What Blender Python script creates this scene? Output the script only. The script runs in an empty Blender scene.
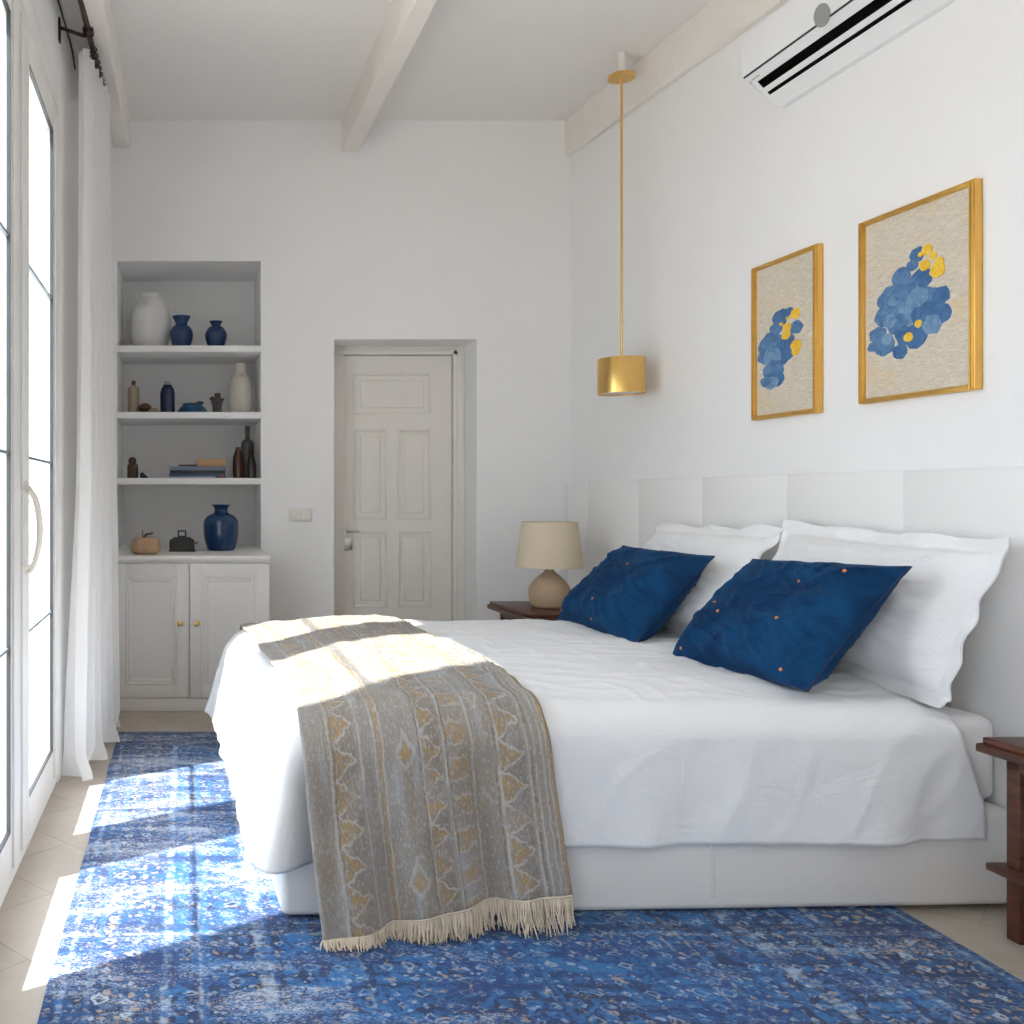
import bpy, bmesh, math, random
from mathutils import Vector, Matrix, noise
random.seed(7)
S = bpy.context.scene
C = S.collection
PI = math.pi
F = 940.0; CX = 185.0; CY = 495.0; CAMH = 1.3
YB = 6.25                                     # back wall plane
def xw(Y): return 2.568 + .02*(YB - Y)        # right wall surface
TW = math.atan(.02)
def cz(Y): return 3.79 - .055*(YB - Y)        # ceiling height (it slopes gently)
def px(x, Y): return (x - CX)/F*Y             # photo column at depth Y -> metres
def pz(y, Y): return CAMH - (y - CY)/F*Y
def wall_hit(x, y, off=0.0):                  # photo point on the right wall
    k = (x - CX)/F
    Y = (2.568 + .02*YB - off)/(k + .02)
    return Y, pz(y, Y)
def sm(a, b, t):
    t = max(0, min(1, (t-a)/(b-a))); return t*t*(3-2*t)
def nz(x, y, z=0): return noise.noise(Vector((x, y, z)))

# ---------------------------------------------------------------- materials
class G:
    def __init__(s, name):
        s.m = bpy.data.materials.new(name); s.m.use_nodes = True
        s.t = s.m.node_tree; s.t.nodes.clear()
        s.out = s.t.nodes.new('ShaderNodeOutputMaterial')
    def n(s, typ, ins=None, **kw):
        nd = s.t.nodes.new('ShaderNode'+typ)
        for k, v in kw.items(): setattr(nd, k, v)
        for k, v in (ins or {}).items(): s.set(nd.inputs[k], v)
        return nd
    def set(s, sock, v):
        if isinstance(v, bpy.types.NodeSocket): s.t.links.new(v, sock)
        elif isinstance(v, (tuple, list)) and len(v) == 3 and sock.type == 'RGBA': sock.default_value = (*v, 1)
        else: sock.default_value = v
    def math(s, op, a, b=0.0, c=None, clamp=False):
        nd = s.t.nodes.new('ShaderNodeMath'); nd.operation = op; nd.use_clamp = clamp
        s.set(nd.inputs[0], a)
        if op not in ('ABSOLUTE', 'SINE', 'FRACT', 'FLOOR', 'SQRT', 'COSINE'): s.set(nd.inputs[1], b)
        if c is not None: s.set(nd.inputs[2], c)
        return nd.outputs[0]
    def mix(s, f, a, b, typ='MIX'):
        nd = s.t.nodes.new('ShaderNodeMix'); nd.data_type = 'RGBA'; nd.blend_type = typ
        s.set(nd.inputs[0], f); s.set(nd.inputs[6], a); s.set(nd.inputs[7], b)
        return nd.outputs[2]
    def coord(s, kind='Object'): return s.n('TexCoord').outputs[kind]
    def vec(s, v, scale=(1, 1, 1), rot=(0, 0, 0), loc=(0, 0, 0)):
        nd = s.n('Mapping', {'Vector': v}); nd.inputs['Scale'].default_value = scale
        nd.inputs['Rotation'].default_value = rot; nd.inputs['Location'].default_value = loc
        return nd.outputs[0]
    def noise(s, v, scale, detail=3, rough=.5, dist=0):
        return s.n('TexNoise', {'Vector': v, 'Scale': scale, 'Detail': detail, 'Roughness': rough, 'Distortion': dist}).outputs['Fac']
    def ramp(s, f, a, b, lo=0.0, hi=1.0):     # smooth map range a..b -> lo..hi
        nd = s.n('MapRange', {0: f, 1: a, 2: b, 3: lo, 4: hi}); nd.interpolation_type = 'SMOOTHSTEP'
        return nd.outputs[0]
    def bsdf(s, col, rough=.5, metal=0.0, bump=None, bs=.2, bd=.01, **kw):
        p = s.n('BsdfPrincipled')
        s.set(p.inputs['Base Color'], col); s.set(p.inputs['Roughness'], rough); s.set(p.inputs['Metallic'], metal)
        for k, v in kw.items(): s.set(p.inputs[k.replace('_', ' ')], v)
        if bump is not None:
            b = s.n('Bump', {'Height': bump, 'Strength': bs, 'Distance': bd}); s.t.links.new(b.outputs[0], p.inputs['Normal'])
        s.t.links.new(p.outputs[0], s.out.inputs[0]); return p

def plain(name, col, rough=.5, metal=0.0, var=.06, sc=8, bs=.1, bd=.003, **kw):
    g = G(name); v = g.coord()
    f = g.noise(v, sc, 4)
    c = g.mix(f, tuple(x*(1-var) for x in col), tuple(min(1, x*(1+var)) for x in col))
    g.bsdf(c, rough, metal, g.noise(v, sc*6, 4), bs, bd, **kw)
    return g.m

MT = {}
def plaster(name, col):
    g = G(name); v = g.coord()
    f = g.noise(v, 1.3, 5, .6); c = g.mix(f, tuple(x*.97 for x in col), tuple(min(1, x*1.02) for x in col))
    h = g.math('ADD', g.math('MULTIPLY', g.noise(v, 5, 5, .6), 1.0), g.math('MULTIPLY', g.noise(v, 40, 3), .15))
    g.bsdf(c, .85, 0, h, .25, .02); return g.m
MT['wall'] = plaster('white plaster', (.825, .822, .822))
MT['ceil'] = plaster('ceiling plaster', (.81, .785, .77))
MT['niche'] = plaster('niche plaster', (.74, .73, .72))
MT['beamw'] = plain('whitewashed wood', (.80, .76, .71), .7, sc=6, var=.05, bs=.4, bd=.01)
MT['trim'] = plain('white paint', (.80, .785, .76), .4, var=.02)
MT['cream'] = plain('cream lacquer', (.80, .755, .68), .35, var=.02)
MT['doorp'] = plain('pale grey door paint', (.76, .73, .68), .5, var=.03)
MT['cab'] = plain('cabinet paint', (.74, .715, .68), .45, var=.02)
MT['gasket'] = plain('dark gasket', (.03, .035, .04), .5)
MT['muntin'] = plain('grey glazing bar', (.20, .24, .28), .5)
MT['brass'] = plain('brushed brass', (.80, .52, .17), .3, 1.0, var=.08, sc=20, bs=.03)
MT['gold'] = plain('gilded wood', (.78, .47, .12), .34, .85, var=.12, sc=25, bs=.1)
MT['white_in'] = plain('white enamel', (.75, .75, .76), .4)
MT['steel'] = plain('satin steel', (.55, .54, .52), .3, 1.0)
MT['iron'] = plain('dark bronze iron', (.045, .025, .02), .45, .5)
MT['plastic'] = plain('white plastic', (.82, .83, .85), .3, var=.01)
MT['switchp'] = plain('off white switch plastic', (.76, .73, .68), .35, var=.01)
MT['black'] = plain('black slot', (.003, .003, .003), .9, Specular_IOR_Level=.05)
MT['greyp'] = plain('grey emblem', (.30, .30, .30), .25)
MT['leather'] = plain('white leatherette', (.80, .775, .745), .5, var=.02, sc=5, bs=.15, bd=.004)
MT['headb'] = plain('headboard leatherette', (.82, .81, .80), .5, var=.015, sc=3, bs=.1, bd=.004)
MT['cotton'] = None
def cloth(name, col, bs=.5, sc=5.0, rough=.8):
    g = G(name); v = g.coord()
    n1 = g.noise(g.vec(v, (1, 2.2, 1.6)), sc, 5, .62, 1.2)
    weave = g.noise(v, 400, 2)
    h = g.math('ADD', n1, g.math('MULTIPLY', weave, .02))
    g.bsdf(g.mix(g.noise(v, 3), tuple(x*.98 for x in col), col), rough, 0, h, bs, .02, Sheen_Weight=.1)
    return g.m
MT['cotton'] = cloth('white cotton', (.83, .83, .84), .32)
MT['pcotton'] = cloth('white pillow cotton', (.83, .83, .835), .45, 7)
MT['mattress'] = cloth('white sheet', (.81, .80, .80), .15, 3)

def velvet():
    g = G('blue velvet'); v = g.coord()
    f = g.noise(v, 6, 5, .65, .8)
    c = g.mix(g.ramp(f, .35, .7), (.0010, .021, .070), (.0020, .047, .135))
    h = g.noise(g.vec(v, (1, 2, 1)), 9, 5, .6, 1.0)
    g.bsdf(c, .75, 0, h, .6, .02, Sheen_Weight=.10, Sheen_Roughness=.4, Sheen_Tint=(.05, .4, 1.0), Specular_IOR_Level=.15); return g.m
MT['velvet'] = velvet()
MT['velvet_edge'] = plain('navy piping', (.004, .02, .075), .7)
MT['orange'] = plain('orange thread', (.72, .22, .06), .7)

def wood():
    g = G('dark reddish wood'); v = g.coord()
    f = g.noise(g.vec(v, (14, 1.5, 14)), 3, 5, .6, .6)
    c = g.mix(g.ramp(f, .3, .7), (.045, .013, .007), (.125, .038, .018))
    g.bsdf(c, .38, 0, f, .15, .004); return g.m
MT['wood'] = wood()

def linen_shade():
    g = G('linen lampshade'); v = g.coord()
    f = g.noise(g.vec(v, (3, 3, 60)), 6, 3)
    c = g.mix(f, (.60, .50, .36), (.72, .62, .46))
    g.bsdf(c, .85, 0, f, .2, .003, Subsurface_Weight=0.0); return g.m
MT['shade'] = linen_shade()
def ribbed():
    g = G('ribbed clay'); v = g.coord()
    z = g.n('SeparateXYZ', {0: v}).outputs[2]
    r = g.math('SINE', g.math('MULTIPLY', z, 700))
    c = g.mix(g.noise(g.vec(v, (2, 2, 40)), 8, 3), (.42, .29, .18), (.56, .42, .28))
    g.bsdf(c, .75, 0, r, .4, .002); return g.m
MT['clay'] = ribbed()

def floor_mat():
    g = G('diagonal stone tiles'); v = g.coord()
    r = g.vec(v, (1, 1, 1), (0, 0, PI/4))
    b = g.n('TexBrick', {'Vector': r, 'Color1': (.40, .345, .285, 1), 'Color2': (.46, .40, .34, 1), 'Mortar': (.30, .25, .20, 1),
                         'Scale': 1.0, 'Mortar Size': .003, 'Brick Width': .62, 'Row Height': .31})
    n1 = g.noise(v, 4, 6, .65, .8)
    c = g.mix(g.ramp(n1, .3, .75), b.outputs['Color'], (.56, .50, .43), 'MIX')
    c = g.mix(.55, b.outputs['Color'], c)
    c = g.mix(g.ramp(g.noise(v, 11, 5, .7), .55, .8, 0, .35), c, (.27, .22, .175))
    g.bsdf(c, .42, 0, g.math('SUBTRACT', g.math('MULTIPLY', n1, .3), b.outputs['Fac']), .15, .003); return g.m
MT['floor'] = floor_mat()

def rug_mat(w, l):
    g = G('distressed blue rug'); v = g.coord()
    xyz = g.n('SeparateXYZ', {0: v}); x, y = xyz.outputs[0], xyz.outputs[1]
    warp = g.math('MULTIPLY', g.math('SUBTRACT', g.noise(v, 9, 3), .5), .03)
    ax = g.math('SUBTRACT', w/2, g.math('ABSOLUTE', x)); ay = g.math('SUBTRACT', l/2, g.math('ABSOLUTE', y))
    d = g.math('ADD', g.math('MINIMUM', ax, ay), warp)
    def band(a, b, s=.006):
        return g.math('MULTIPLY', g.ramp(d, a-s, a+s), g.ramp(d, b-s, b+s, 1, 0))
    def cells(sc, th0, th1, off=0.0):
        vo = g.n('TexVoronoi', {'Vector': g.vec(v, (1, 1, 0), (0, 0, 0), (off, off*.7, 0)), 'Scale': sc, 'Randomness': .55})
        return g.ramp(vo.outputs['Distance'], th0, th1, 1, 0), vo
    def ring(sc, r0, wd, off=0.0):
        vo = g.n('TexVoronoi', {'Vector': g.vec(v, (1, 1, 0), (0, 0, 0), (off, off*.7, 0)), 'Scale': sc, 'Randomness': .35})
        return g.ramp(g.math('ABSOLUTE', g.math('SUBTRACT', vo.outputs['Distance'], r0)), wd, wd*2.2, 1, 0)
    navy, royal, mid, pale, tan = (.003, .021, .080), (.002, .052, .20), (.014, .14, .38), (.44, .52, .63), (.48, .33, .20)
    # hand-knotted wobble for all ornaments
    wob = g.n('TexNoise', {'Vector': v, 'Scale': 14.0, 'Detail': 3.0}); wv = g.n('VectorMath', {0: wob.outputs['Color'], 1: (.5, .5, .5)}, operation='SUBTRACT')
    ws = g.n('VectorMath', {0: wv.outputs[0]}, operation='SCALE'); ws.inputs['Scale'].default_value = .055
    v2 = g.n('VectorMath', {0: v, 1: ws.outputs[0]}, operation='ADD').outputs[0]
    def motif(sc, r0, wd, off, metric='CHEBYCHEV', rnd=.25):
        vo = g.n('TexVoronoi', {'Vector': g.vec(v2, (1, 1, 0), (0, 0, 0), (off, off*.7, 0)), 'Scale': sc, 'Randomness': rnd}, distance=metric)
        return g.ramp(g.math('ABSOLUTE', g.math('SUBTRACT', vo.outputs['Distance'], r0)), wd, wd*2, 1, 0)
    big = g.noise(g.vec(v, (1, 1.8, 1), (0, 0, 0), (4.1, 1.7, 0)), 1.7, 4, .6, .5)
    c = g.mix(g.ramp(big, .42, .60), royal, navy)
    med = g.noise(g.vec(v2, (1, 1.3, 1), (0, 0, 0), (9, 2, 0)), 7, 5, .65, 2.0)
    c = g.mix(g.ramp(med, .50, .58), c, mid)
    c = g.mix(g.math('MULTIPLY', motif(15, .30, .05, 0, 'MANHATTAN'), .5), c, pale)
    c = g.mix(g.math('MULTIPLY', motif(17, .22, .06, 3.3), .6), c, mid)
    c = g.mix(g.math('MULTIPLY', motif(33, .12, .08, 1.3, 'EUCLIDEAN', .8), .6), c, pale)
    c = g.mix(g.math('MULTIPLY', motif(31, .10, .08, 6.3, 'MANHATTAN', .9), .5), c, navy)
    c = g.mix(g.math('MULTIPLY', cells(15, .09, .15, 5.3)[0], .45), c, tan)
    # border stripes and inner panel frames
    brk = g.ramp(g.noise(g.vec(v, (1, 1.6, 1), (0, 0, 0), (5, 8, 0)), 14, 4, .75), .44, .60, .08, 1)
    c = g.mix(g.math('MULTIPLY', band(.05, .30), .45), c, navy)
    c = g.mix(g.math('MULTIPLY', g.math('MULTIPLY', band(.08, .27), motif(13, .26, .05, 7.7, 'MANHATTAN')), .8), c, pale)
    c = g.mix(g.math('MULTIPLY', g.math('MULTIPLY', band(.08, .27), motif(27, .14, .06, 2.7, 'EUCLIDEAN')), .7), c, tan)
    for a, b, col, k in ((.035, .05, pale, .6), (.30, .325, pale, .7), (.345, .36, mid, .9), (.40, .41, pale, .6), (.56, .60, pale, .7), (.615, .63, navy, .9), (.64, .655, mid, .9), (.78, .79, pale, .5), (.84, .85, pale, .5), (.0, .03, navy, .7)):
        c = g.mix(g.math('MULTIPLY', g.math('MULTIPLY', band(a, b), k), brk), c, col)
    fx = g.math('ABSOLUTE', g.math('SUBTRACT', g.math('FRACT', g.math('ADD', g.math('MULTIPLY', g.math('ADD', y, warp), 1.9), .13)), .5))
    c = g.mix(g.math('MULTIPLY', g.ramp(fx, .012, .024, 1, 0), g.math('MULTIPLY', brk, .5)), c, pale)
    fx1 = g.math('ABSOLUTE', g.math('SUBTRACT', g.math('FRACT', g.math('ADD', g.math('MULTIPLY', g.math('ADD', y, warp), 1.9), .05)), .5))
    c = g.mix(g.math('MULTIPLY', g.ramp(fx1, .03, .05, 1, 0), .6), c, navy)
    fx2 = g.math('ABSOLUTE', g.math('SUBTRACT', g.math('FRACT', g.math('ADD', g.math('MULTIPLY', g.math('ADD', x, warp), 3.3), .4)), .5))
    c = g.mix(g.math('MULTIPLY', g.ramp(fx2, .015, .035, 1, 0), .5), c, mid)
    # wear in long patches and fine streaks, plus painted-in sun wash-out
    wear = g.noise(g.vec(v, (1.0, 3.0, 1), (0, 0, 0), (2.2, 6.1, 0)), 2.0, 6, .62, .8)
    streak = g.noise(g.vec(v, (5, 120, 1)), 3.0, 4, .7)
    speck = g.noise(g.vec(v, (1, 1.4, 1)), 120, 3, .75)
    side = g.math('ADD', g.ramp(x, -1.3, .0, .06, -.03), g.ramp(y, -1.2, .6, -.01, .03))  # paler towards window and far end: sunlight put into the colour
    wsum = g.math('ADD', g.math('ADD', wear, side), g.math('ADD', g.math('MULTIPLY', g.math('SUBTRACT', streak, .5), .45), g.math('MULTIPLY', g.math('SUBTRACT', speck, .5), .8)))
    c = g.mix(g.ramp(wsum, .54, .80, 0, .9), c, (.52, .57, .66))
    wsum2 = g.math('ADD', g.noise(g.vec(v, (1, 2.8, 1), (0, 0, 0), (7, 3, 0)), 2.6, 5, .65), g.math('ADD', g.math('MULTIPLY', g.math('SUBTRACT', streak, .5), -.45), g.math('MULTIPLY', g.math('SUBTRACT', speck, .5), -.7)))
    c = g.mix(g.ramp(wsum2, .48, .68, 0, .85), c, (.004, .034, .15))
    c = g.mix(g.ramp(g.math('ADD', g.noise(v, 30, 4, .7), g.math('MULTIPLY', streak, .1)), .66, .72, 0, .7), c, tan)
    g.bsdf(c, .95, 0, g.math('ADD', g.noise(v, 260, 3), g.math('MULTIPLY', streak, .5)), .5, .006, Sheen_Weight=.1)
    return g.m

def throw_mat():
    g = G('woven throw'); uv = g.coord('UV'); v = g.coord()
    s = g.n('SeparateXYZ', {0: uv}); u, w = s.outputs[0], s.outputs[1]   # u across 0..1, w along in metres
    jit = g.math('ADD', g.math('MULTIPLY', g.math('SUBTRACT', g.noise(g.vec(uv, (1, 1, 0)), 14, 3), .5), .016), g.math('MULTIPLY', g.math('SUBTRACT', g.noise(g.vec(uv, (1, 1, 0)), 90, 3, .7), .5), .012))
    u = g.math('ADD', u, jit)
    w = g.math('ADD', w, g.math('MULTIPLY', g.math('SUBTRACT', g.noise(g.vec(uv, (6, 4, 0)), 4, 3, .6), .5), .055))
    grey, blue, beige, och, brown, cream = (.42, .385, .345), (.53, .565, .61), (.42, .35, .275), (.60, .37, .11), (.21, .155, .115), (.72, .70, .67)
    f = g.noise(g.vec(uv, (9, 1.2, 0)), 1.6, 5, .65)
    c = g.mix(g.ramp(f, .44, .70), beige, blue)
    c = g.mix(g.ramp(g.noise(g.vec(uv, (4, 3, 0), (0, 0, 0), (3, 1, 0)), 2.2, 4), .45, .65), c, grey)
    fade = 1.0
    def strip(a, b, e=.004): return g.math('MULTIPLY', g.ramp(u, a-e, a+e), g.ramp(u, b-e, b+e, 1, 0))
    def lay(mask, col, k=1.0):
        nonlocal c
        c = g.mix(g.math('MULTIPLY', g.math('MULTIPLY', mask, k), fade), c, col)
    rag = g.ramp(g.noise(g.vec(uv, (20, 14, 0)), 3, 4, .75), .42, .56)
    fade = g.ramp(g.noise(g.vec(uv, (9, 7, 0)), 1.5, 4, .7), .35, .55, .25, 1)
    def motif(a, b, per, ph=0.0, kind='tri'):
        um = g.math('DIVIDE', g.math('SUBTRACT', u, a), b-a)
        fr = g.math('FRACT', g.math('ADD', g.math('DIVIDE', w, per), ph))
        tr = g.math('MULTIPLY', g.math('ABSOLUTE', g.math('SUBTRACT', fr, .5)), 2)
        m0 = strip(a, b)
        if kind == 'tri':
            df = g.math('SUBTRACT', tr, um)
            lay(g.math('MULTIPLY', m0, 1.0), brown, .35)
            lay(g.math('MULTIPLY', g.math('MULTIPLY', m0, g.ramp(df, 0, .06)), rag), och, .95)
            lay(g.math('MULTIPLY', m0, g.ramp(g.math('ABSOLUTE', df), .05, .12, 1, 0)), cream, .85)
        elif kind == 'dia':
            au = g.math('MULTIPLY', g.math('ABSOLUTE', g.math('SUBTRACT', um, .5)), 2)
            dd = g.math('ADD', au, g.math('MULTIPLY', g.math('ABSOLUTE', g.math('SUBTRACT', fr, .5)), 6))
            lay(g.math('MULTIPLY', m0, g.ramp(g.math('ABSOLUTE', g.math('SUBTRACT', dd, .8)), .1, .22, 1, 0)), cream, .7)
            lay(g.math('MULTIPLY', m0, g.ramp(dd, .42, .55, 1, 0)), och, .85)
        else:
            lay(g.math('MULTIPLY', g.math('MULTIPLY', m0, g.ramp(tr, .45, .52)), rag), och, .9)
            lay(g.math('MULTIPLY', m0, g.ramp(g.math('ABSOLUTE', g.math('SUBTRACT', tr, .45)), .05, .12, 1, 0)), cream, .6)
    motif(.12, .21, .085); motif(.36, .45, .33, .2, 'dia'); motif(.475, .55, .075, .3); motif(.575, .66, .095, .1, 'blk')
    motif(.69, .75, .30, .6, 'dia'); motif(.79, .885, .09, .5)
    for a, k, col in ((.10, .009, cream), (.225, .008, cream), (.115, .006, brown), (.30, .014, och), (.315, .008, cream), (.285, .006, cream), (.46, .006, brown), (.468, .007, cream), (.56, .010, cream),
                      (.57, .007, brown), (.675, .010, cream), (.77, .006, brown), (.78, .010, cream), (.895, .010, cream), (.91, .006, brown), (.925, .008, cream), (.955, .006, cream), (.975, .008, cream)):
        lay(strip(a, a+k, .002), col, .8)
    lay(g.ramp(u, .975, .99), och, .7); lay(g.ramp(u, .02, .0, 0, 1), cream, .6)
    knit = g.noise(g.vec(uv, (500, 240, 0)), 1, 2, .7)
    c = g.mix(g.ramp(knit, .3, .75, .45, 0), c, tuple(x*.6 for x in beige))
    c = g.mix(g.ramp(g.noise(g.vec(uv, (120, 60, 0)), 1, 3, .7), .50, .68, 0, .62), c, (.60, .63, .67))
    g.bsdf(c, .95, 0, g.math('ADD', knit, g.noise(g.vec(uv, (60, 60, 0)), 1, 3)), .9, .008, Sheen_Weight=.15)
    return g.m

def sheer():
    g = G('sheer white curtain'); v = g.coord()
    col = g.mix(g.noise(g.vec(v, (60, 60, 2)), 4, 3), (.90, .89, .88), (.94, .94, .94))
    d = g.n('BsdfDiffuse', {'Color': col}); t = g.n('BsdfTranslucent', {'Color': col}); tr = g.n('BsdfTransparent')
    b = g.n('Bump', {'Height': g.noise(g.vec(v, (30, 30, 3)), 5, 4), 'Strength': .3, 'Distance': .01})
    g.t.links.new(b.outputs[0], d.inputs['Normal'])
    m = g.n('MixShader', {0: .5}); g.t.links.new(d.outputs[0], m.inputs[1]); g.t.links.new(t.outputs[0], m.inputs[2])
    m2 = g.n('MixShader', {0: .05}); g.t.links.new(m.outputs[0], m2.inputs[1]); g.t.links.new(tr.outputs[0], m2.inputs[2])
    g.t.links.new(m2.outputs[0], g.out.inputs[0]); return g.m
MT['sheer'] = sheer()
def glass():
    g = G('clear pane'); tr = g.n('BsdfTransparent', {'Color': (.96, .98, .98, 1)}); gl = g.n('BsdfGlossy', {'Roughness': .02})
    ge = g.n('NewGeometry'); dt = g.n('VectorMath', {0: ge.outputs['Normal'], 1: ge.outputs['Incoming']}, operation='DOT_PRODUCT')
    k = g.math('SUBTRACT', 1.0, g.math('ABSOLUTE', dt.outputs['Value']), clamp=True)
    fr = g.math('ADD', .02, g.math('MULTIPLY', g.math('POWER', k, 5.0), .30))      # thin pane reflectance
    m = g.n('MixShader', {0: fr})
    g.t.links.new(tr.outputs[0], m.inputs[1]); g.t.links.new(gl.outputs[0], m.inputs[2]); g.t.links.new(m.outputs[0], g.out.inputs[0]); return g.m
MT['glass'] = glass()
def canvas():
    g = G('worn linen canvas'); v = g.coord()
    a = g.noise(g.vec(v, (1, 22, 300)), 1, 2); b = g.noise(g.vec(v, (1, 300, 22)), 2, 2)
    wv = g.math('MULTIPLY', g.math('ADD', a, b), .5)
    c = g.mix(g.ramp(wv, .38, .62), (.52, .45, .35), (.68, .62, .52))
    c = g.mix(g.ramp(g.noise(v, 7, 5, .7), .52, .72, 0, .55), c, (.66, .46, .20))
    g.bsdf(c, .9, 0, wv, .3, .003); return g.m
MT['canvas'] = canvas()
def paint(name, a, b):
    g = G(name); v = g.coord()
    c = g.mix(g.ramp(g.noise(v, 26, 5, .7, 1), .35, .65), a, b)
    g.bsdf(c, .6, 0, g.noise(v, 60, 3), .3, .003); return g.m
MT['pblue'] = paint('blue paint', (.03, .10, .24), (.06, .17, .36))
MT['pblue2'] = paint('soft blue paint', (.09, .20, .36), (.20, .33, .48))
MT['pblue3'] = paint('mid blue paint', (.045, .13, .29), (.11, .23, .40))
MT['pyel'] = paint('yellow paint', (.75, .42, .02), (.85, .58, .06))
MT['bluegl'] = plain('cobalt glaze', (.007, .035, .11), .25, var=.3, sc=25, bs=.3)
MT['bluegs'] = plain('deep blue glass', (.004, .032, .10), .1, var=.15)
MT['bluejar'] = plain('ink blue jar', (.004, .014, .06), .15)
MT['bluedish'] = plain('teal blue dish', (.012, .075, .16), .4)
MT['pale_cer'] = plain('pale plaster ceramic', (.68, .68, .67), .7, var=.03)
MT['cream_cer'] = plain('cream stoneware', (.52, .48, .42), .5, var=.08)
MT['beige_cer'] = plain('beige bottle clay', (.30, .24, .17), .6, var=.15)
MT['brownw'] = plain('brown wood', (.075, .035, .02), .5, var=.25)
MT['darkb'] = plain('dark brown glass', (.025, .012, .010), .2, var=.2)
MT['redb'] = plain('red brown glass', (.06, .018, .008), .2, var=.2)
MT['smokeb'] = plain('smoky dark bottle', (.06, .05, .048), .3, var=.2)
MT['blackc'] = plain('blackened metal', (.022, .022, .020), .4, var=.2)
MT['pumpk'] = plain('pale carved wood', (.42, .27, .16), .6, var=.12, sc=20)
MT['teal'] = plain('dark teal stone', (.012, .03, .045), .4)
MT['book_b'] = plain('blue book cover', (.02, .06, .13), .5)
MT['book_l'] = plain('grey blue book cover', (.14, .17, .24), .5)
MT['book_k'] = plain('black book cover', (.015, .018, .025), .5)
MT['paper'] = plain('book pages', (.55, .52, .47), .8)
MT['red'] = plain('red label', (.40, .05, .03), .5)
MT['tanbox'] = plain('tan wooden box', (.42, .26, .12), .6, var=.1)
MT['fringe'] = plain('cream yarn', (.62, .53, .41), .9, var=.2, sc=30)
MT['terrace'] = plain('pale terrace stone', (.62, .58, .52), .8, var=.05, sc=2)
MT['extwall'] = plain('whitewashed exterior', (.80, .80, .78), .9, var=.03, sc=1)
MT['shutter'] = plain('pale blue shutter', (.22, .33, .42), .6)
MT['leaf'] = plain('olive leaves', (.10, .15, .07), .7, var=.3, sc=6)

# ---------------------------------------------------------------- mesh helpers
def link(name, me, mat, parent=None, loc=(0, 0, 0), rot=(0, 0, 0), smooth=35):
    if smooth is not None:
        for p in me.polygons: p.use_smooth = True
        me.set_sharp_from_angle(angle=math.radians(smooth))
    mats = mat if isinstance(mat, (list, tuple)) else [mat]
    for m in mats: me.materials.append(m)
    o = bpy.data.objects.new(name, me); C.objects.link(o)
    if parent: o.parent = parent
    o.location = loc; o.rotation_euler = rot
    return o
def obj(name, bm, mat, parent=None, loc=(0, 0, 0), rot=(0, 0, 0), smooth=35, recalc=True):
    if recalc: bmesh.ops.recalc_face_normals(bm, faces=bm.faces)
    me = bpy.data.meshes.new(name); bm.to_mesh(me); bm.free()
    return link(name, me, mat, parent, loc, rot, smooth)
def empty(name, loc=(0, 0, 0), rz=0.0):
    o = bpy.data.objects.new(name, None); C.objects.link(o); o.location = loc; o.rotation_euler = (0, 0, rz); o.empty_display_size = .1
    return o
def tag(o, label, cat, group=None, kind=None):
    o['label'] = label; o['category'] = cat
    if group: o['group'] = group
    if kind: o['kind'] = kind
    return o
def struct(o): o['kind'] = 'structure'; return o
def new(): return bmesh.new()
def box(bm, x0, x1, y0, y1, z0, z1, bev=0.0, seg=2):
    t = bmesh.new()
    vs = [t.verts.new(p) for p in ((x0,y0,z0),(x1,y0,z0),(x1,y1,z0),(x0,y1,z0),(x0,y0,z1),(x1,y0,z1),(x1,y1,z1),(x0,y1,z1))]
    for f in ((3,2,1,0),(4,5,6,7),(0,1,5,4),(1,2,6,5),(2,3,7,6),(3,0,4,7)): t.faces.new([vs[i] for i in f])
    if bev: bmesh.ops.bevel(t, geom=list(t.edges), offset=bev, segments=seg, profile=.5, affect='EDGES')
    merge(bm, t); return bm
def merge(bm, t, M=None):
    mp = {}
    for v in t.verts: mp[v] = bm.verts.new(M @ v.co if M else v.co)
    for f in t.faces:
        nf = bm.faces.new([mp[v] for v in f.verts]); nf.material_index = f.material_index
    t.free()
def bx(x0, x1, y0, y1, z0, z1, bev=0.0, seg=2): return box(new(), x0, x1, y0, y1, z0, z1, bev, seg)
def lathe(bm, prof, seg=40, c=(0, 0), M=None, squash=1.0, lobes=0, lob=0.0):
    t = bmesh.new(); rings = []
    for r, z in prof:
        if r <= 1e-5: rings.append([t.verts.new((c[0], c[1], z))])
        else:
            rings.append([t.verts.new((c[0]+r*(1+lob*math.cos(lobes*2*PI*k/seg))*math.cos(2*PI*k/seg), c[1]+squash*r*(1+lob*math.cos(lobes*2*PI*k/seg))*math.sin(2*PI*k/seg), z)) for k in range(seg)])
    for a, b in zip(rings, rings[1:]):
        if len(a) == 1 and len(b) == 1: continue
        for k in range(seg):
            k2 = (k+1) % seg
            if len(a) == 1: t.faces.new((a[0], b[k2], b[k]))
            elif len(b) == 1: t.faces.new((a[k], a[k2], b[0]))
            else: t.faces.new((a[k], a[k2], b[k2], b[k]))
    merge(bm, t, M); return bm
def spline(pts, n=8):
    out = []
    P = [Vector(p) for p in pts]; P = [2*P[0]-P[1]] + P + [2*P[-1]-P[-2]]
    for i in range(1, len(P)-2):
        for k in range(n):
            t = k/n; a, b, c, d = P[i-1], P[i], P[i+1], P[i+2]
            out.append(.5*((2*b)+(c-a)*t+(2*a-5*b+4*c-d)*t*t+(3*b-a-3*c+d)*t**3))
    out.append(P[-2]); return out
def sprof(pts, n=6):                          # smooth lathe profile
    s = spline([(r, z, 0) for r, z in pts], n); return [(max(0, p.x), p.y) for p in s]
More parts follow.
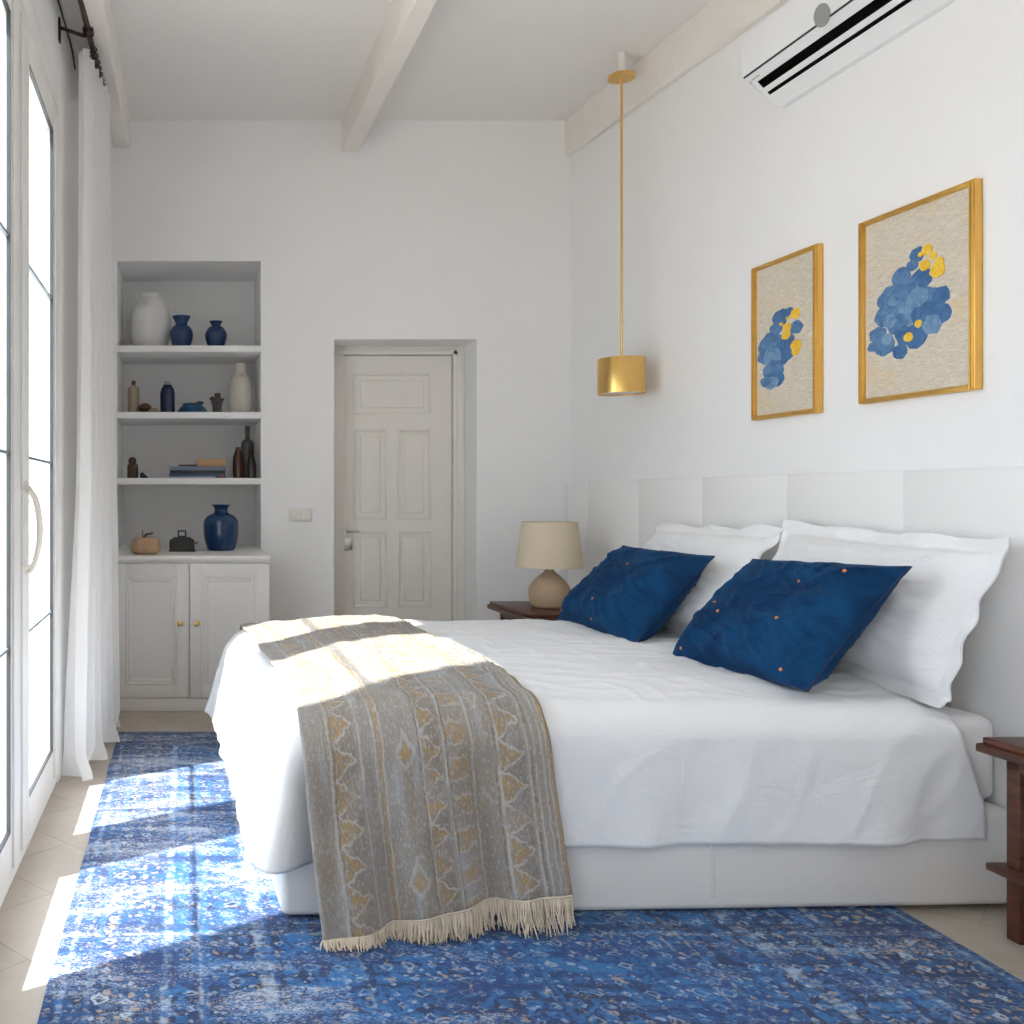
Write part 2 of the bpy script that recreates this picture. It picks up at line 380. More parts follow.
def tube(bm, pts, r, seg=10, cap=True):
    pts = [Vector(p) for p in pts]; rr = r if isinstance(r, (list, tuple)) else [r]*len(pts)
    rings = []; up = None
    for i, p in enumerate(pts):
        d = (pts[min(i+1, len(pts)-1)] - pts[max(i-1, 0)]).normalized()
        if up is None:
            up = Vector((0, 0, 1)) if abs(d.z) < .9 else Vector((1, 0, 0))
        a = d.cross(up).normalized(); b = a.cross(d).normalized(); up = b
        rings.append([bm.verts.new(p + rr[i]*(math.cos(2*PI*k/seg)*a + math.sin(2*PI*k/seg)*b)) for k in range(seg)])
    for A, B in zip(rings, rings[1:]):
        for k in range(seg): bm.faces.new((A[k], A[(k+1) % seg], B[(k+1) % seg], B[k]))
    if cap: bm.faces.new(rings[0][::-1]); bm.faces.new(rings[-1])
    return bm
def grid(bm, nu, nv, fn, uvf=None):
    V = [[bm.verts.new(fn(i/nu, j/nv)) for j in range(nv+1)] for i in range(nu+1)]
    uvl = bm.loops.layers.uv.verify() if uvf else None
    for i in range(nu):
        for j in range(nv):
            f = bm.faces.new((V[i][j], V[i+1][j], V[i+1][j+1], V[i][j+1]))
            if uvf:
                for l, (a, b) in zip(f.loops, ((i, j), (i+1, j), (i+1, j+1), (i, j+1))): l[uvl].uv = uvf(a/nu, b/nv)
    return V
def frame_rect(bm, x0, x1, z0, z1, w, y0, y1, bev=.0):   # picture-frame style moulding in the XZ plane
    box(bm, x0, x0+w, y0, y1, z0, z1, bev); box(bm, x1-w, x1, y0, y1, z0, z1, bev)
    box(bm, x0+w, x1-w, y0, y1, z0, z0+w, bev); box(bm, x0+w, x1-w, y0, y1, z1-w, z1, bev)

# ---------------------------------------------------------------- room shell
XL = -.60; YF = -2.2; XR0 = 2.568
struct(obj('floor', bx(XL-.3, 3.3, YF-.3, 7.0, -.12, 0), MT['floor'], smooth=None))
b = new()
vs = [(XL-.3, YF-.3), (3.3, YF-.3), (3.3, 7.0), (XL-.3, 7.0)]
lo = [b.verts.new((x, y, cz(y))) for x, y in vs]; hi = [b.verts.new((x, y, cz(y)+.2)) for x, y in vs]
b.faces.new(lo[::-1]); b.faces.new(hi)
for k in range(4): b.faces.new((lo[k], lo[(k+1) % 4], hi[(k+1) % 4], hi[k]))
struct(obj('ceiling', b, MT['ceil'], smooth=None))
b = new()                                     # right wall, very slightly out of square
pts = [(xw(YF-.2), YF-.2), (3.2, YF-.2), (3.2, 6.9), (xw(6.9), 6.9)]
lo = [b.verts.new((x, y, 0)) for x, y in pts]; hi = [b.verts.new((x, y, 3.9)) for x, y in pts]
b.faces.new(lo[::-1]); b.faces.new(hi)
for k in range(4): b.faces.new((lo[k], lo[(k+1) % 4], hi[(k+1) % 4], hi[k]))
struct(obj('wall_right', b, MT['wall'], smooth=None))
NX0, NX1, NZ0, NZ1, ND = -.452, .505, .938, 2.856, 6.85
DX0, DX1, DZ1 = .991, 1.940, 2.335
b = new(); TH = 6.87
box(b, XL-.25, NX0, YB, TH, 0, 3.9); box(b, NX0, NX1, YB, TH, NZ1, 3.9); box(b, NX0, NX1, YB, TH, 0, NZ0)
box(b, NX1, DX0, YB, TH, 0, 3.9); box(b, DX0, DX1, YB, TH, DZ1, 3.9); box(b, DX1, 2.75, YB, TH, 0, 3.9)
box(b, NX0-.1, NX1+.1, ND, ND+.12, NZ0-.2, NZ1+.1)
box(b, DX0-.05, DX1+.05, 6.72, 6.87, 0, DZ1+.05)  # unseen slab added behind the door to block light
struct(obj('wall_back', b, MT['wall'], smooth=None))
FY0, FY1, FZ = 2.02, 4.42, 3.155              # french door opening
WY0, WY1, WZ0, WZ1 = -1.1, .75, .15, 2.95    # unseen window behind the camera, added to light the room
b = new(); XO = XL-.22
box(b, XO, XL, FY1, YB+.1, 0, 3.9); box(b, XO, XL, FY0, FY1, FZ, 3.9); box(b, XO, XL, WY1, FY0, 0, 3.9)
box(b, XO, XL, WY0, WY1, WZ1, 3.9); box(b, XO, XL, WY0, WY1, 0, WZ0); box(b, XO, XL, YF-.2, WY0, 0, 3.9)
struct(obj('wall_left', b, MT['wall'], smooth=None))
struct(obj('wall_front', bx(XL-.2, 3.1, YF-.22, YF, 0, 3.8), MT['wall'], smooth=None))
w = empty('added_window_1', (XL, (WY0+WY1)/2, WZ0)); struct(w)
b = new(); hw = (WY1-WY0)/2; hh = WZ1-WZ0
t = new(); frame_rect(t, -hw, hw, 0, hh, .07, -.03, .05); merge(b, t, Matrix.Rotation(PI/2, 4, 'Z'))
box(b, -.05, .03, -.03, .03, .07, hh-.07)
obj('added_window_frame', b, MT['trim'], w, (-.06, 0, 0))
obj('glass_pane', bx(-.004, .004, -hw+.05, hw-.05, .05, hh-.05), MT['glass'], w, (-.07, 0, 0))
# ceiling beams
def beam(label, xa, xb, wd, zb6, slope, ya=YF, yb=YB, skew=0.0, right=False):
    b = new(); n = 60
    rings = []
    for k in range(n+1):
        Y = ya + (yb-ya)*k/n
        x0 = xa + skew*(YB-Y); x1 = x0+wd
        if right: x1 = xw(Y)+.01; x0 = x1-wd
        zb = zb6 - slope*(YB-Y); zt = cz(Y)+.01
        j = lambda s: .006*nz(Y*3, s) + .003*nz(Y*14, s+5)
        c = .012
        P = [(x0+j(1), zt), (x0+j(1), zb+c+j(2)), (x0+c+j(3), zb+j(4)), (x1-c+j(5), zb+j(6)), (x1+j(7), zb+c+j(8)), (x1+j(7), zt)]
        rings.append([b.verts.new((p[0], Y, p[1])) for p in P])
    for A, B in zip(rings, rings[1:]):
        for k in range(6): b.faces.new((A[k], A[(k+1) % 6], B[(k+1) % 6], B[k]))
    b.faces.new(rings[0]); b.faces.new(rings[-1][::-1])
    o = obj('ceiling_beam', b, MT['beamw'], smooth=40)
    return tag(o, label, 'beam', 'whitewashed ceiling beams')
beam('whitewashed wooden ceiling beam above the curtain rod at the far left', -.470, 0, .105, 3.607, .055)
beam('whitewashed wooden beam crossing the middle of the ceiling', 1.042, 0, .115, 3.580, .055, skew=-.02)
beam('whitewashed wooden beam along the top of the right wall above the pendant lamp', 0, 0, .055, 3.552, .052, right=True)

# ---------------------------------------------------------------- french doors (left)
fd = empty('door_1', (XL, (FY0+FY1)/2, 0)); struct(fd)
fy = (FY0+FY1)/2
def L(y): return y - fy
b = new()
box(b, -.08, .03, L(FY0), L(2.20), 0, FZ, .006); box(b, -.08, .03, L(4.24), L(FY1), 0, FZ, .006)
box(b, -.08, .03, L(2.20), L(4.24), 3.04, FZ, .006); box(b, -.10, .02, L(2.20), L(4.24), 0, .02, .003)
obj('door_frame', b, MT['trim'], fd)
def leaf(y0, y1, s0, s1, glz=2.90):
    b = new(); x0, x1 = -.055, .022
    box(b, x0, x1, L(y0), L(s0), .02, 3.04, .006); box(b, x0, x1, L(s1), L(y1), .02, 3.04, .006)
    box(b, x0, x1, L(s0), L(s1), .02, .18, .004); box(b, x0, x1, L(s0), L(s1), glz, 3.04, .004)
    # raised moulding on the stiles
    box(b, x1, x1+.010, L(y0)+.02, L(s0)-.03, .05, 3.0, .004); box(b, x1, x1+.010, L(s1)+.03, L(y1)-.02, .05, 3.0, .004)
    lf = obj('door_leaf', b, MT['trim'], fd)
    g = new()
    t = new(); frame_rect(t, L(s0), L(s1), .18, glz, .007, -.0235, -.010)
    merge(g, t, Matrix.Rotation(PI/2, 4, 'Z'))
    obj('gasket', g, MT['gasket'], lf)
    obj('glass_pane', bx(.010, .015, L(s0)+.001, L(s1)-.001, .181, glz-.001), MT['glass'], lf)
    for z in (.79, 1.44, 2.16):
        obj('glazing_bar', bx(.002, .018, L(s0)+.001, L(s1)-.001, z-.005, z+.005, .001), MT['muntin'], lf)
    return lf
la = leaf(2.205, 3.275, 2.33, 3.11)
lb = leaf(3.285, 4.235, 3.46, 4.11)
# cream bowed pull handle
b = new()
hp = [(.030, 0, 1.37-.02), (.036, 0, 1.335), (.070, 0, 1.28), (.084, 0, 1.19), (.080, 0, 1.12), (.060, 0, 1.045), (.034, 0, 1.02)]
tube(b, spline(hp, 8), [.008+.004*math.sin(PI*i/48) for i in range(49)], 12)
for z in (1.31, 1.045):
    tube(b, [(.02, -.05, z), (.05, -.045, z), (.062, 0, z-.01 if z > 1.2 else z+.01)], .007, 10)
    t = new(); lathe(t, [(0, 0), (.016, 0), (.016, .006), (.008, .01), (0, .01)], 20)
    merge(b, t, Matrix.Translation((.030, -.05, z)) @ Matrix.Rotation(PI/2, 4, 'Y'))
hd = obj('pull_handle', b, MT['cream'], lb, (0, L(3.34), 0)); hd['label'] = 'cream bowed pull handle'

# ---------------------------------------------------------------- curtain and rod
RZ = 3.50
def rodx(Y): return -.445 - .018*(5.22-Y)
r = empty('curtain_rod', (rodx(5.22), 5.22, RZ))
def RL(Y, dx=0, dz=0): return (rodx(Y)-rodx(5.22)+dx, Y-5.22, dz)
obj('rod', tube(new(), [RL(1.9), RL(5.12)], .014, 14), MT['iron'], r)
b = new(); lathe(b, sprof([(0, -.0), (.014, .0), (.020, .02), (.010, .035), (.024, .06), (.022, .09), (.006, .115), (0, .12)]), 20, M=Matrix.Translation(RL(5.10)) @ Matrix.Rotation(-PI/2, 4, 'X'))
obj('finial', b, MT['iron'], r)
for Y in (2.1, 4.46):
    b = new()
    tube(b, [(XL-rodx(5.22), Y-5.22, .02), RL(Y, -.02, -.022), RL(Y, .02, -.018)], .009, 8)
    lathe(b, [(.015, -.03), (.026, -.02), (.026, .02), (.015, .03)], 16, M=Matrix.Translation(RL(Y)) @ Matrix.Rotation(PI/2, 4, 'X'))
    box(b, XL-rodx(5.22), XL-rodx(5.22)+.01, Y-5.22-.02, Y-5.22+.02, -.05, .06, .003)
    obj('bracket', b, MT['iron'], r)
for k in range(8):
    Y = 4.64 + k*.068
    t = new()
    tube(t, [Vector(RL(Y)) + Vector((.020*math.cos(a), .012*math.sin(a*1.0), .020*math.sin(a)-.003)) for a in [2*PI*i/16 for i in range(17)]], .0032, 6)
    obj('ring', t, MT['iron'], r)
tag(r, 'dark bronze curtain rod with bracket and finial near the ceiling over the glass doors', 'curtain rod')

cy0, cy1 = 4.24, 5.20
def curt(s, t):
    # s across, t from top (0) to hem (1)
    z = 3.472*(1-t)+.012
    nf = 6.0
    ph = s*nf*2*PI + .8*nz(s*4, t*1.3)
    A = .034 + .016*sm(.1, .9, t) + .014*sm(.75, 1, t)
    ya_ = cy0 + .34*(1-sm(0, 1.0, t)); Y = ya_ + (cy1-ya_)*s + .012*math.cos(ph*1.0) + .02*nz(s*5, t*2, 3)*t
    X = -.475 + .045*s - .025*(1-s)*(1-t) + A*math.sin(ph) + .012*nz(s*9, t*2.5, 7) + .012*sm(.3, .7, t)
    X -= .055*(1-s)*sm(.55, 1, t)
    X += .02*s*sm(.2, .8, t)
    low = sm(.965, 1, t)
    X += low*.035*math.sin(ph*.5+1); Y -= low*.03
    z += low*.01*abs(math.sin(ph*.7))
    return Vector((X+.45, Y-4.72, z))
cu = obj('curtain', (lambda b: (grid(b, 220, 150, curt), b)[1])(new()), MT['sheer'], None, (-.45, 4.72, 0), smooth=80, recalc=False)
tag(cu, 'sheer white curtain gathered beside the glass doors, brushing the floor', 'curtain')
cb = obj('wall_cable', tube(new(), spline([(XL+.006, 3.2, 3.545), (XL+.006, 4.4, 3.615), (XL+.006, 4.9, 3.645), (XL+.006, 5.08, 3.60)], 8), .004, 8), MT['iron'])
tag(cb, 'thin dark cable running along the upper left wall behind the curtain rod', 'cable')

# ---------------------------------------------------------------- cabinet
FYC = 5.63
cb = empty('cabinet', (.036, YB, 0))
def cx_(x): return x-.036
def cy_(y): return y-YB
b = new()
box(b, cx_(-.437), cx_(.507), cy_(FYC+.022), -.001, .075, .896, .002)
box(b, cx_(-.437), cx_(.507), cy_(FYC+.012), -.001, .0, .078, .002)
obj('body', b, MT['cab'], cb)
b = new()
prof = [(-.004, .896), (-.018, .902), (-.022, .912), (-.026, .918), (-.026, .932), (-.020, .938)]
box(b, cx_(-.455), cx_(.512), cy_(FYC-.026), -.002, .910, .938, .006, 3)
box(b, cx_(-.447), cx_(.510), cy_(FYC-.010), -.002, .896, .911, .003)
obj('worktop', b, MT['cab'], cb)
def cabdoor(x0, x1, kx, lab):
    b = new(); y0 = cy_(FYC); z0, z1 = .088, .890; st = .075
    frame_rect(b, cx_(x0), cx_(x1), z0, z1, st, y0, y0+.022, .0015)
    # stepped moulding and recessed panel
    frame_rect(b, cx_(x0)+st-.001, cx_(x1)-st+.001, z0+st-.001, z1-st+.001, .014, y0-.006, y0+.016, .004)
    frame_rect(b, cx_(x0)+st+.012, cx_(x1)-st-.012, z0+st+.012, z1-st-.012, .022, y0+.006, y0+.02, .004)
    box(b, cx_(x0)+st, cx_(x1)-st, y0+.012, y0+.021, z0+st, z1-st)
    d = obj('door', b, MT['cab'], cb)
    t = new(); lathe(t, sprof([(0, 0), (.008, 0), (.006, .010), (.016, .018), (.015, .027), (0, .031)], 4), 20)
    k = new(); merge(k, t, Matrix.Translation((cx_(kx), y0, pz(623, FYC))) @ Matrix.Rotation(PI/2, 4, 'X'))
    obj('knob', k, MT['brass'], d)
cabdoor(-.430, px(189, FYC), px(180.5, FYC), '')
cabdoor(px(190, FYC), .505, px(197, FYC), '')
tag(cb, 'low pale painted two-door cabinet with brass knobs set below the shelf niche', 'cabinet')
for nm, yt, lab in (('top', 345.5, 'uppermost white niche shelf carrying the round pale jar and two blue vases'),
                    ('mid', 412, 'middle white niche shelf carrying the cream bottle vase and the dark blue jar'),
                    ('low', 478, 'lowest white niche shelf carrying the stacked books and brown bottles')):
    z = pz(yt, YB)
    o = obj('niche_shelf', bx(-(NX1-NX0)/2+.001, (NX1-NX0)/2-.001, 0, ND-YB-.002, -.043, 0, .003), MT['wall'], None, ((NX0+NX1)/2, YB-.002, z))
    tag(o, lab, 'shelf', 'shelves built into the wall niche')
SH = [pz(345.5, YB), pz(412, YB), pz(478, YB), .938]

# things in the niche ------------------------------------------------
def pot(name, xc, Y, zb, prof_px, mat, label, cat, group=None, lobes=0, lob=0, squash=1.0, smooth_n=6):
    """prof_px: list of (half width px, y px) from bottom to top as seen in the photo, at depth Y"""
    P = [(w*Y/F, max(0, pz(y, Y)-zb)) for w, y in prof_px]
    P[0] = (P[0][0], 0)
    P = [(0, 0)] + sprof(P, smooth_n)
    # inner lip
    r, z = P[-1]
    if r > .004: P += [(r*.86, z), (r*.78, z-.012), (0, z-.02)]
    o = obj(name, lathe(new(), P, 44, lobes=lobes, lob=lob, squash=squash), mat, None, (px(xc, Y), Y, zb))
    if label: tag(o, label, cat, group)
    return o
yb = lambda Y, z: CY - (z-CAMH)*F/Y
Y = 6.52; z = SH[0]; B0 = yb(Y, z)
pot('round_jar', 150.5, Y, z, [(11, B0), (16, B0-4), (20, 333), (20.5, 322), (19, 311), (14, 302), (10, 298.5), (9.5, 296), (9.8, 294)], MT['pale_cer'], 'large round pale ceramic jar at the left of the top shelf', 'jar')
Y = 6.42; B0 = yb(Y, z)
pot('blue_vase', 181.5, Y, z, [(6.5, B0), (8.5, B0-2), (11.4, 338), (11.4, 332), (9, 327.5), (6.2, 325), (6.2, 322.5), (8, 319), (9.2, 316.5)], MT['bluegl'], 'small cobalt blue vase with wide flared neck beside the round pale jar', 'vase', 'small blue vases on the top shelf')
pot('blue_vase', 216, Y, z, [(6, B0), (8, B0-2), (10.8, 338), (10.6, 333), (7.5, 328), (4.6, 326), (4.8, 324.5), (6.8, 321.5)], MT['bluegl'], 'smaller cobalt blue vase with short narrow neck, rightmost on the top shelf', 'vase', 'small blue vases on the top shelf')
Y = 6.42; z = SH[1]; B0 = yb(Y, z)
o = pot('beige_bottle', 133.5, Y, z, [(5.6, B0), (5.8, 405), (5.9, 392), (5.2, 388), (2.6, 386), (2.2, 385)], MT['beige_cer'], None, None)
tag(o, 'slim beige stoneware bottle with brown stopper, at the left of the middle shelf', 'bottle')
s = Y/F
obj('stopper', lathe(new(), [(0, 0), (1.9*s, 0), (2.2*s, 4*s), (1.9*s, 6*s), (0, 6*s)], 16), MT['brownw'], o, (0, 0, pz(386, Y)-z-.006))
o = obj('wooden_bowl', lathe(new(), [(0, 0)]+sprof([(3.5*s, 0), (6.4*s, 4*s), (6.6*s, 6*s), (5*s, 8.5*s), (2*s, 10*s), (0, 10.2*s)]), 28), MT['brownw'], None, (px(145, 6.36), 6.36, z))
tag(o, 'small lidded brown wooden bowl in front of the beige bottle on the middle shelf', 'bowl')
b = new(); lathe(b, [(0, 0)]+sprof([(5*s, 0), (6*s, 1.5*s), (3.5*s, 4.4*s), (0, 5*s)]), 24, squash=.7)
tag(obj('pebble', b, MT['beige_cer'], None, (px(154, 6.33), 6.33, z)), 'flat tan pebble shape on the middle shelf between wooden bowl and dark blue jar', 'ornament')
o = pot('blue_jar', 167.5, Y, z, [(7, B0), (7.4, B0-2), (7.5, 400), (7.4, 393), (6, 388), (4.6, 386.5), (4.6, 385)], MT['bluejar'], None, None)
tag(o, 'tall dark ink blue jar with glassy stopper in the middle shelf', 'jar')
obj('stopper', lathe(new(), [(0, 0), (3*s, 0), (2*s, 2*s), (3.6*s, 3.2*s), (3.4*s, 4.5*s), (0, 4.8*s)], 20), MT['steel'], o, (0, 0, pz(385.5, Y)-z-.003))
o = pot('blue_dish', 192.5, Y, z, [(15, B0), (15.5, B0-1.5), (13, 408.5), (10, 405.5), (9.6, 403.6)], MT['bluedish'], None, None)
tag(o, 'low teal blue covered dish on the middle shelf', 'dish')
obj('knob', lathe(new(), sprof([(0, 0), (3*s, .3*s), (4*s, 1.6*s), (2.5*s, 3*s), (0, 3.2*s)]), 16), MT['blackc'], o, (.05, 0, pz(404, Y)-z-.003))
o = pot('dark_pot', 217, Y, z, [(4.2, B0), (4.4, 408), (5.4, 402), (6.4, 399)], MT['smokeb'], None, None, lobes=14, lob=.05)
tag(o, 'small fluted dark pot holding brown pods on the middle shelf', 'pot')
b = new()
for dx, dy, hz, rr in ((-4.6, 0, 3.2, 2.9), (4.8, 0, 2.0, 2.6), (0, -1, 3, 2.6), (1.5, 2, 4, 2.6)):
    lathe(b, [(0, 0)]+sprof([(rr*.6*s, 0), (rr*s, hz*.4*s), (rr*s*.95, hz*.8*s), (0, hz*1.4*s)]), 12, c=(dx*s, dy*s))
lathe(b, [(0, 0), (2.6*s, 0), (3.3*s, 7*s), (2.4*s, 7.4*s), (0, 7.2*s)], 12, c=(.5*s, 0))
obj('pods', b, MT['brownw'], o, (0, 0, pz(400, Y)-z-.004))
pot('cream_vase', 240.5, 6.45, z, [(10, yb(6.45, z)), (11.4, 410), (12.4, 400), (12.4, 388), (9.8, 379), (6, 374.5), (4.8, 371), (4.8, 366), (5.4, 363.5)], MT['cream_cer'], 'cream stoneware bottle vase at the right end of the middle shelf', 'vase')
z = SH[2]; Y = 6.40; s = Y/F; B0 = yb(Y, z)
o = obj('wooden_figurine', lathe(new(), [(0, 0)]+sprof([(5*s, 0), (5.4*s, 1*s), (5.3*s, 12*s), (4.4*s, 14*s), (0, 14.5*s)], 5), 24, c=(0, 0)), MT['brownw'], None, (px(132.8, Y), Y, z))
obj('head', lathe(new(), [(4.1*s*math.sin(PI*k/12), 4.1*s*(1-math.cos(PI*k/12))) for k in range(13)], 20), MT['brownw'], o, (-.5*s, 0, 13.2*s))
tag(o, 'brown turned wooden figurine with round head at the left of the lowest shelf', 'figurine')
b = new(); w8 = [b.verts.new(p) for p in ((-4*s, -.02, 0), (5*s, -.02, 0), (5*s, .02, 0), (-4*s, .02, 0), (-4*s, -.012, 5.6*s), (-1*s, -.016, 6.2*s), (-1*s, .016, 6.2*s), (-4*s, .012, 5.6*s))]
for f in ((3,2,1,0), (4,5,6,7), (0,1,5,4), (1,2,6,5), (2,3,7,6), (3,0,4,7)): b.faces.new([w8[i] for i in f])
bmesh.ops.bevel(b, geom=list(b.edges), offset=.003, segments=2, affect='EDGES')
tag(obj('stone_wedge', b, MT['teal'], None, (px(144, Y), Y, z)), 'small dark teal wedge ornament beside the wooden figurine on the lowest shelf', 'ornament')
def book(x0, x1, zb, th, dep, mat, label, rz=0.0, extra=None):
    w2 = (x1-x0)/2
    r = empty('book', ((x0+x1)/2, 6.40, zb), rz)
    b = new(); box(b, -w2, w2, -dep/2, dep/2, 0, .002, .0008); box(b, -w2, w2, -dep/2, dep/2, th-.002, th, .0008); box(b, -w2, w2, -dep/2, -dep/2+.003, 0, th, .001)
    obj('cover', b, mat, r)
    obj('pages', bx(-w2+.004, w2-.004, -dep/2+.003, dep/2-.004, .002, th-.002), MT['paper'], r)
    tag(r, label, 'book', 'books stacked on the lowest niche shelf'); return r
a, c = px(169, 6.28), px(226, 6.28); z0 = z
r = book(a, c, z0, .030, .21, MT['book_b'], 'lowest book of the stack, blue with a pale stripe and red spot on the spine', .0)
obj('spine_stripe', bx(-.19, .12, -.1065, -.105, .004, .010), MT['paper'], r)
t = new(); lathe(t, [(0, 0), (.011, 0), (.011, .0015), (0, .0015)], 20)
k = new(); merge(k, t, Matrix.Translation((.165, -.105, .014)) @ Matrix.Rotation(PI/2, 4, 'X')); obj('spine_spot', k, MT['red'], r)
book(a+.004, c-.004, z0+.0302, .022, .205, MT['book_k'], 'black book in the middle of the stack on the lowest shelf', .015)
book(a+.002, c+.004, z0+.0524, .026, .205, MT['book_l'], 'grey blue book on top of the stack, under the tan box', -.015)
tag(obj('tan_box', bx(-.098, .098, -.06, .06, 0, .050, .004), MT['tanbox'], None, (px(211, 6.4), 6.38, z0+.0786), (0, 0, .06)), 'tan wooden box lying on top of the stacked books', 'box')
b = new()
for k in range(9):
    lathe(b, sprof([(0, 0), (.007, .003), (.008, .009), (0, .015)], 4), 10, c=((k-4)*.014, .006*math.sin(k*2)))
tag(obj('bead_string', b, MT['brownw'], None, (px(188, 6.36), 6.33, z0+.0786)), 'short string of dark beads lying on the books left of the tan box', 'beads')
pot('brown_bottle', 238, 6.42, z, [(5, yb(6.42, z)), (5.2, 474), (5.2, 462), (4.6, 456), (2.6, 450), (2.2, 447)], MT['redb'], 'short red-brown glass bottle at the right end of the book shelf, leftmost of three', 'bottle', 'dark bottles on the lowest shelf')
pot('brown_bottle', 247.4, 6.52, z, [(6.6, yb(6.52, z)), (6.6, 470), (6.5, 446), (5.2, 441), (2.6, 438.5), (2.5, 430), (2.7, 426)], MT['smokeb'], 'tallest smoky dark bottle with long neck, in the right corner of the book shelf', 'bottle', 'dark bottles on the lowest shelf')
pot('brown_bottle', 251.5, 6.34, z, [(4.6, yb(6.34, z)), (4.8, 474), (4.5, 464), (3.2, 458), (1.9, 454), (1.9, 451)], MT['darkb'], 'small dark brown bottle standing in front of the tallest bottle', 'bottle', 'dark bottles on the lowest shelf')
# counter things
z = .938; Y = 5.76; s = Y/F
o = obj('wooden_pumpkin', lathe(new(), [(0, 0)]+sprof([(11*s, 0), (14.2*s, 3*s), (14.8*s, 9*s), (13.6*s, 14*s), (9*s, 16.6*s), (0, 16.2*s)]), 60, lobes=9, lob=.035), MT['pumpk'], None, (px(145.3, Y), Y, z))
obj('stem', tube(new(), spline([(-1*s, 0, 15.5*s), (-.5*s, 0, 18*s), (2*s, 0, 20*s), (6*s, 0, 20.5*s), (7.5*s, 0, 22*s)], 6), [.008-.004*i/24 for i in range(25)], 8), MT['brownw'], o)
obj('tendril', tube(new(), spline([(-1*s, 0, 15.5*s), (-3*s, 0, 19*s), (-2.4*s, 0, 24*s)], 6), .003, 6), MT['brownw'], o)
tag(o, 'pale carved wooden pumpkin with curled stem on the cabinet top', 'pumpkin')
Y = 6.05; s = Y/F
r = empty('black_lantern_box', (px(182, Y), Y, z))
b = new(); box(b, -12.5*s, 12.5*s, -.06, .06, 0, 11.5*s, .008); box(b, -13*s, 13*s, -.064, .064, 0, 2*s, .004)
obj('body', b, MT['blackc'], r)
b = new(); box(b, -9*s, 9*s, -.05, .05, 11.5*s, 14*s, .006); box(b, -11*s, 11*s, -.056, .056, 11*s, 12.4*s, .004); obj('lid', b, MT['blackc'], r)
b = new(); frame_rect(b, -4.4*s, 4.4*s, 14*s, 21*s, 1.6*s, -.012, .012, .002); obj('lid_handle', b, MT['blackc'], r)
b = new(); tube(b, [(12*s, 0, 8*s), (15*s, 0, 8*s), (15.5*s, 0, 10*s)], .004, 8); obj('side_hook', b, MT['blackc'], r)
tag(r, 'squat blackened metal box with square ring handle, in the middle of the cabinet top', 'box')
Y = 6.17
pot('blue_glass_vase', 221, Y, z, [(11.5, yb(Y, z)), (13.5, yb(Y, z)-1), (16.6, 539), (17.4, 530), (17, 521), (13.5, 516), (8, 513), (6.6, 511), (6.8, 508), (9.8, 504.5)], MT['bluegs'], 'large deep blue glass vase with flared rim at the right of the cabinet top', 'vase', lobes=16, lob=.012)

# ---------------------------------------------------------------- interior door, switch
YD = 6.53
dr = empty('door_2', ((DX0+DX1)/2, YD, 0)); struct(dr)
dc = (DX0+DX1)/2; k = YD
X = lambda p: px(p, YD) - dc
Z = lambda p: pz(p, YD)
lx0, lx1, lz1 = X(344), X(452.5), Z(355)
b = new()
box(b, DX0-dc+.001, lx0, -.012, .12, 0, DZ1-.001, .004); box(b, lx1, DX1-dc-.001, -.012, .12, 0, DZ1-.001, .004); box(b, lx0-.01, lx1+.01, -.012, .12, lz1, DZ1-.001, .004)
box(b, lx1, lx1+.03, -.022, 0, 0, lz1+.03, .004); box(b, lx0-.03, lx1+.03, -.022, 0, lz1, lz1+.03, .004)
obj('door_frame', b, MT['doorp'], dr)
b = new(); pn = []
pan = [(354, 431.5, 373, 414), (354, 388, 429, 519), (398, 431.5, 429, 519), (354, 388, 531, 607.5), (398, 431.5, 531, 607.5), (354, 388, 620, 680), (398, 431.5, 620, 680)]
y0 = .012
zz = [0, Z(680), Z(620), Z(607.5), Z(531), Z(519), Z(429), Z(414), Z(373), lz1]
box(b, lx0+.004, X(354), y0, y0+.04, .006, lz1-.004); box(b, X(431.5), lx1-.004, y0, y0+.04, .006, lz1-.004)
for i0, i1 in ((0, 1), (2, 3), (4, 5), (6, 7), (8, 9)):
    box(b, X(354), X(431.5), y0, y0+.04, max(.006, zz[i0]), min(lz1-.004, zz[i1]))
for i0, i1 in ((1, 2), (3, 4), (5, 6)): box(b, X(388), X(398), y0, y0+.04, zz[i0], zz[i1])
for a, c, t, d in pan:
    xa, xc, zt, zd = X(a), X(c), Z(t), Z(d)
    box(b, xa, xc, y0+.014, y0+.036, zd, zt)
    frame_rect(b, xa-.004, xc+.004, zd-.004, zt+.004, .018, y0-.004, y0+.03, .004)
    ia, ic, it, idn = xa+.045, xc-.045, zt-.05, zd+.05
    box(b, xa+.045, xc-.045, y0+.006, y0+.03, zd+.045, zt-.045, .008, 3)
lf = obj('door_leaf', b, MT['doorp'], dr)
b = new(); box(b, X(343.5), X(347), y0-.010, y0, Z(551), Z(523), .003)
box(b, X(345.5), X(352.5), y0-.012, y0, Z(550), Z(538), .004)
tube(b, [(X(347), y0, Z(531)), (X(347), y0-.05, Z(531)), (X(358), y0-.052, Z(531))], .008, 12)
tube(b, [(X(349), y0-.02, Z(544)), (X(349), y0, Z(544))], .014, 16)
obj('door_handle', b, MT['steel'], lf)
sw = empty('light_switch', (px(300.5, YB), YB, pz(515, YB)))
obj('plate', bx(-.077, .077, -.010, 0, -.045, .045, .004), MT['switchp'], sw)
for sx in (-1, 1): obj('rocker', bx(sx*.035-.030, sx*.035+.030, -.015, -.008, -.033, .033, .003), MT['switchp'], sw)
tag(sw, 'off white double rocker light switch on the back wall between cabinet and door', 'light switch')

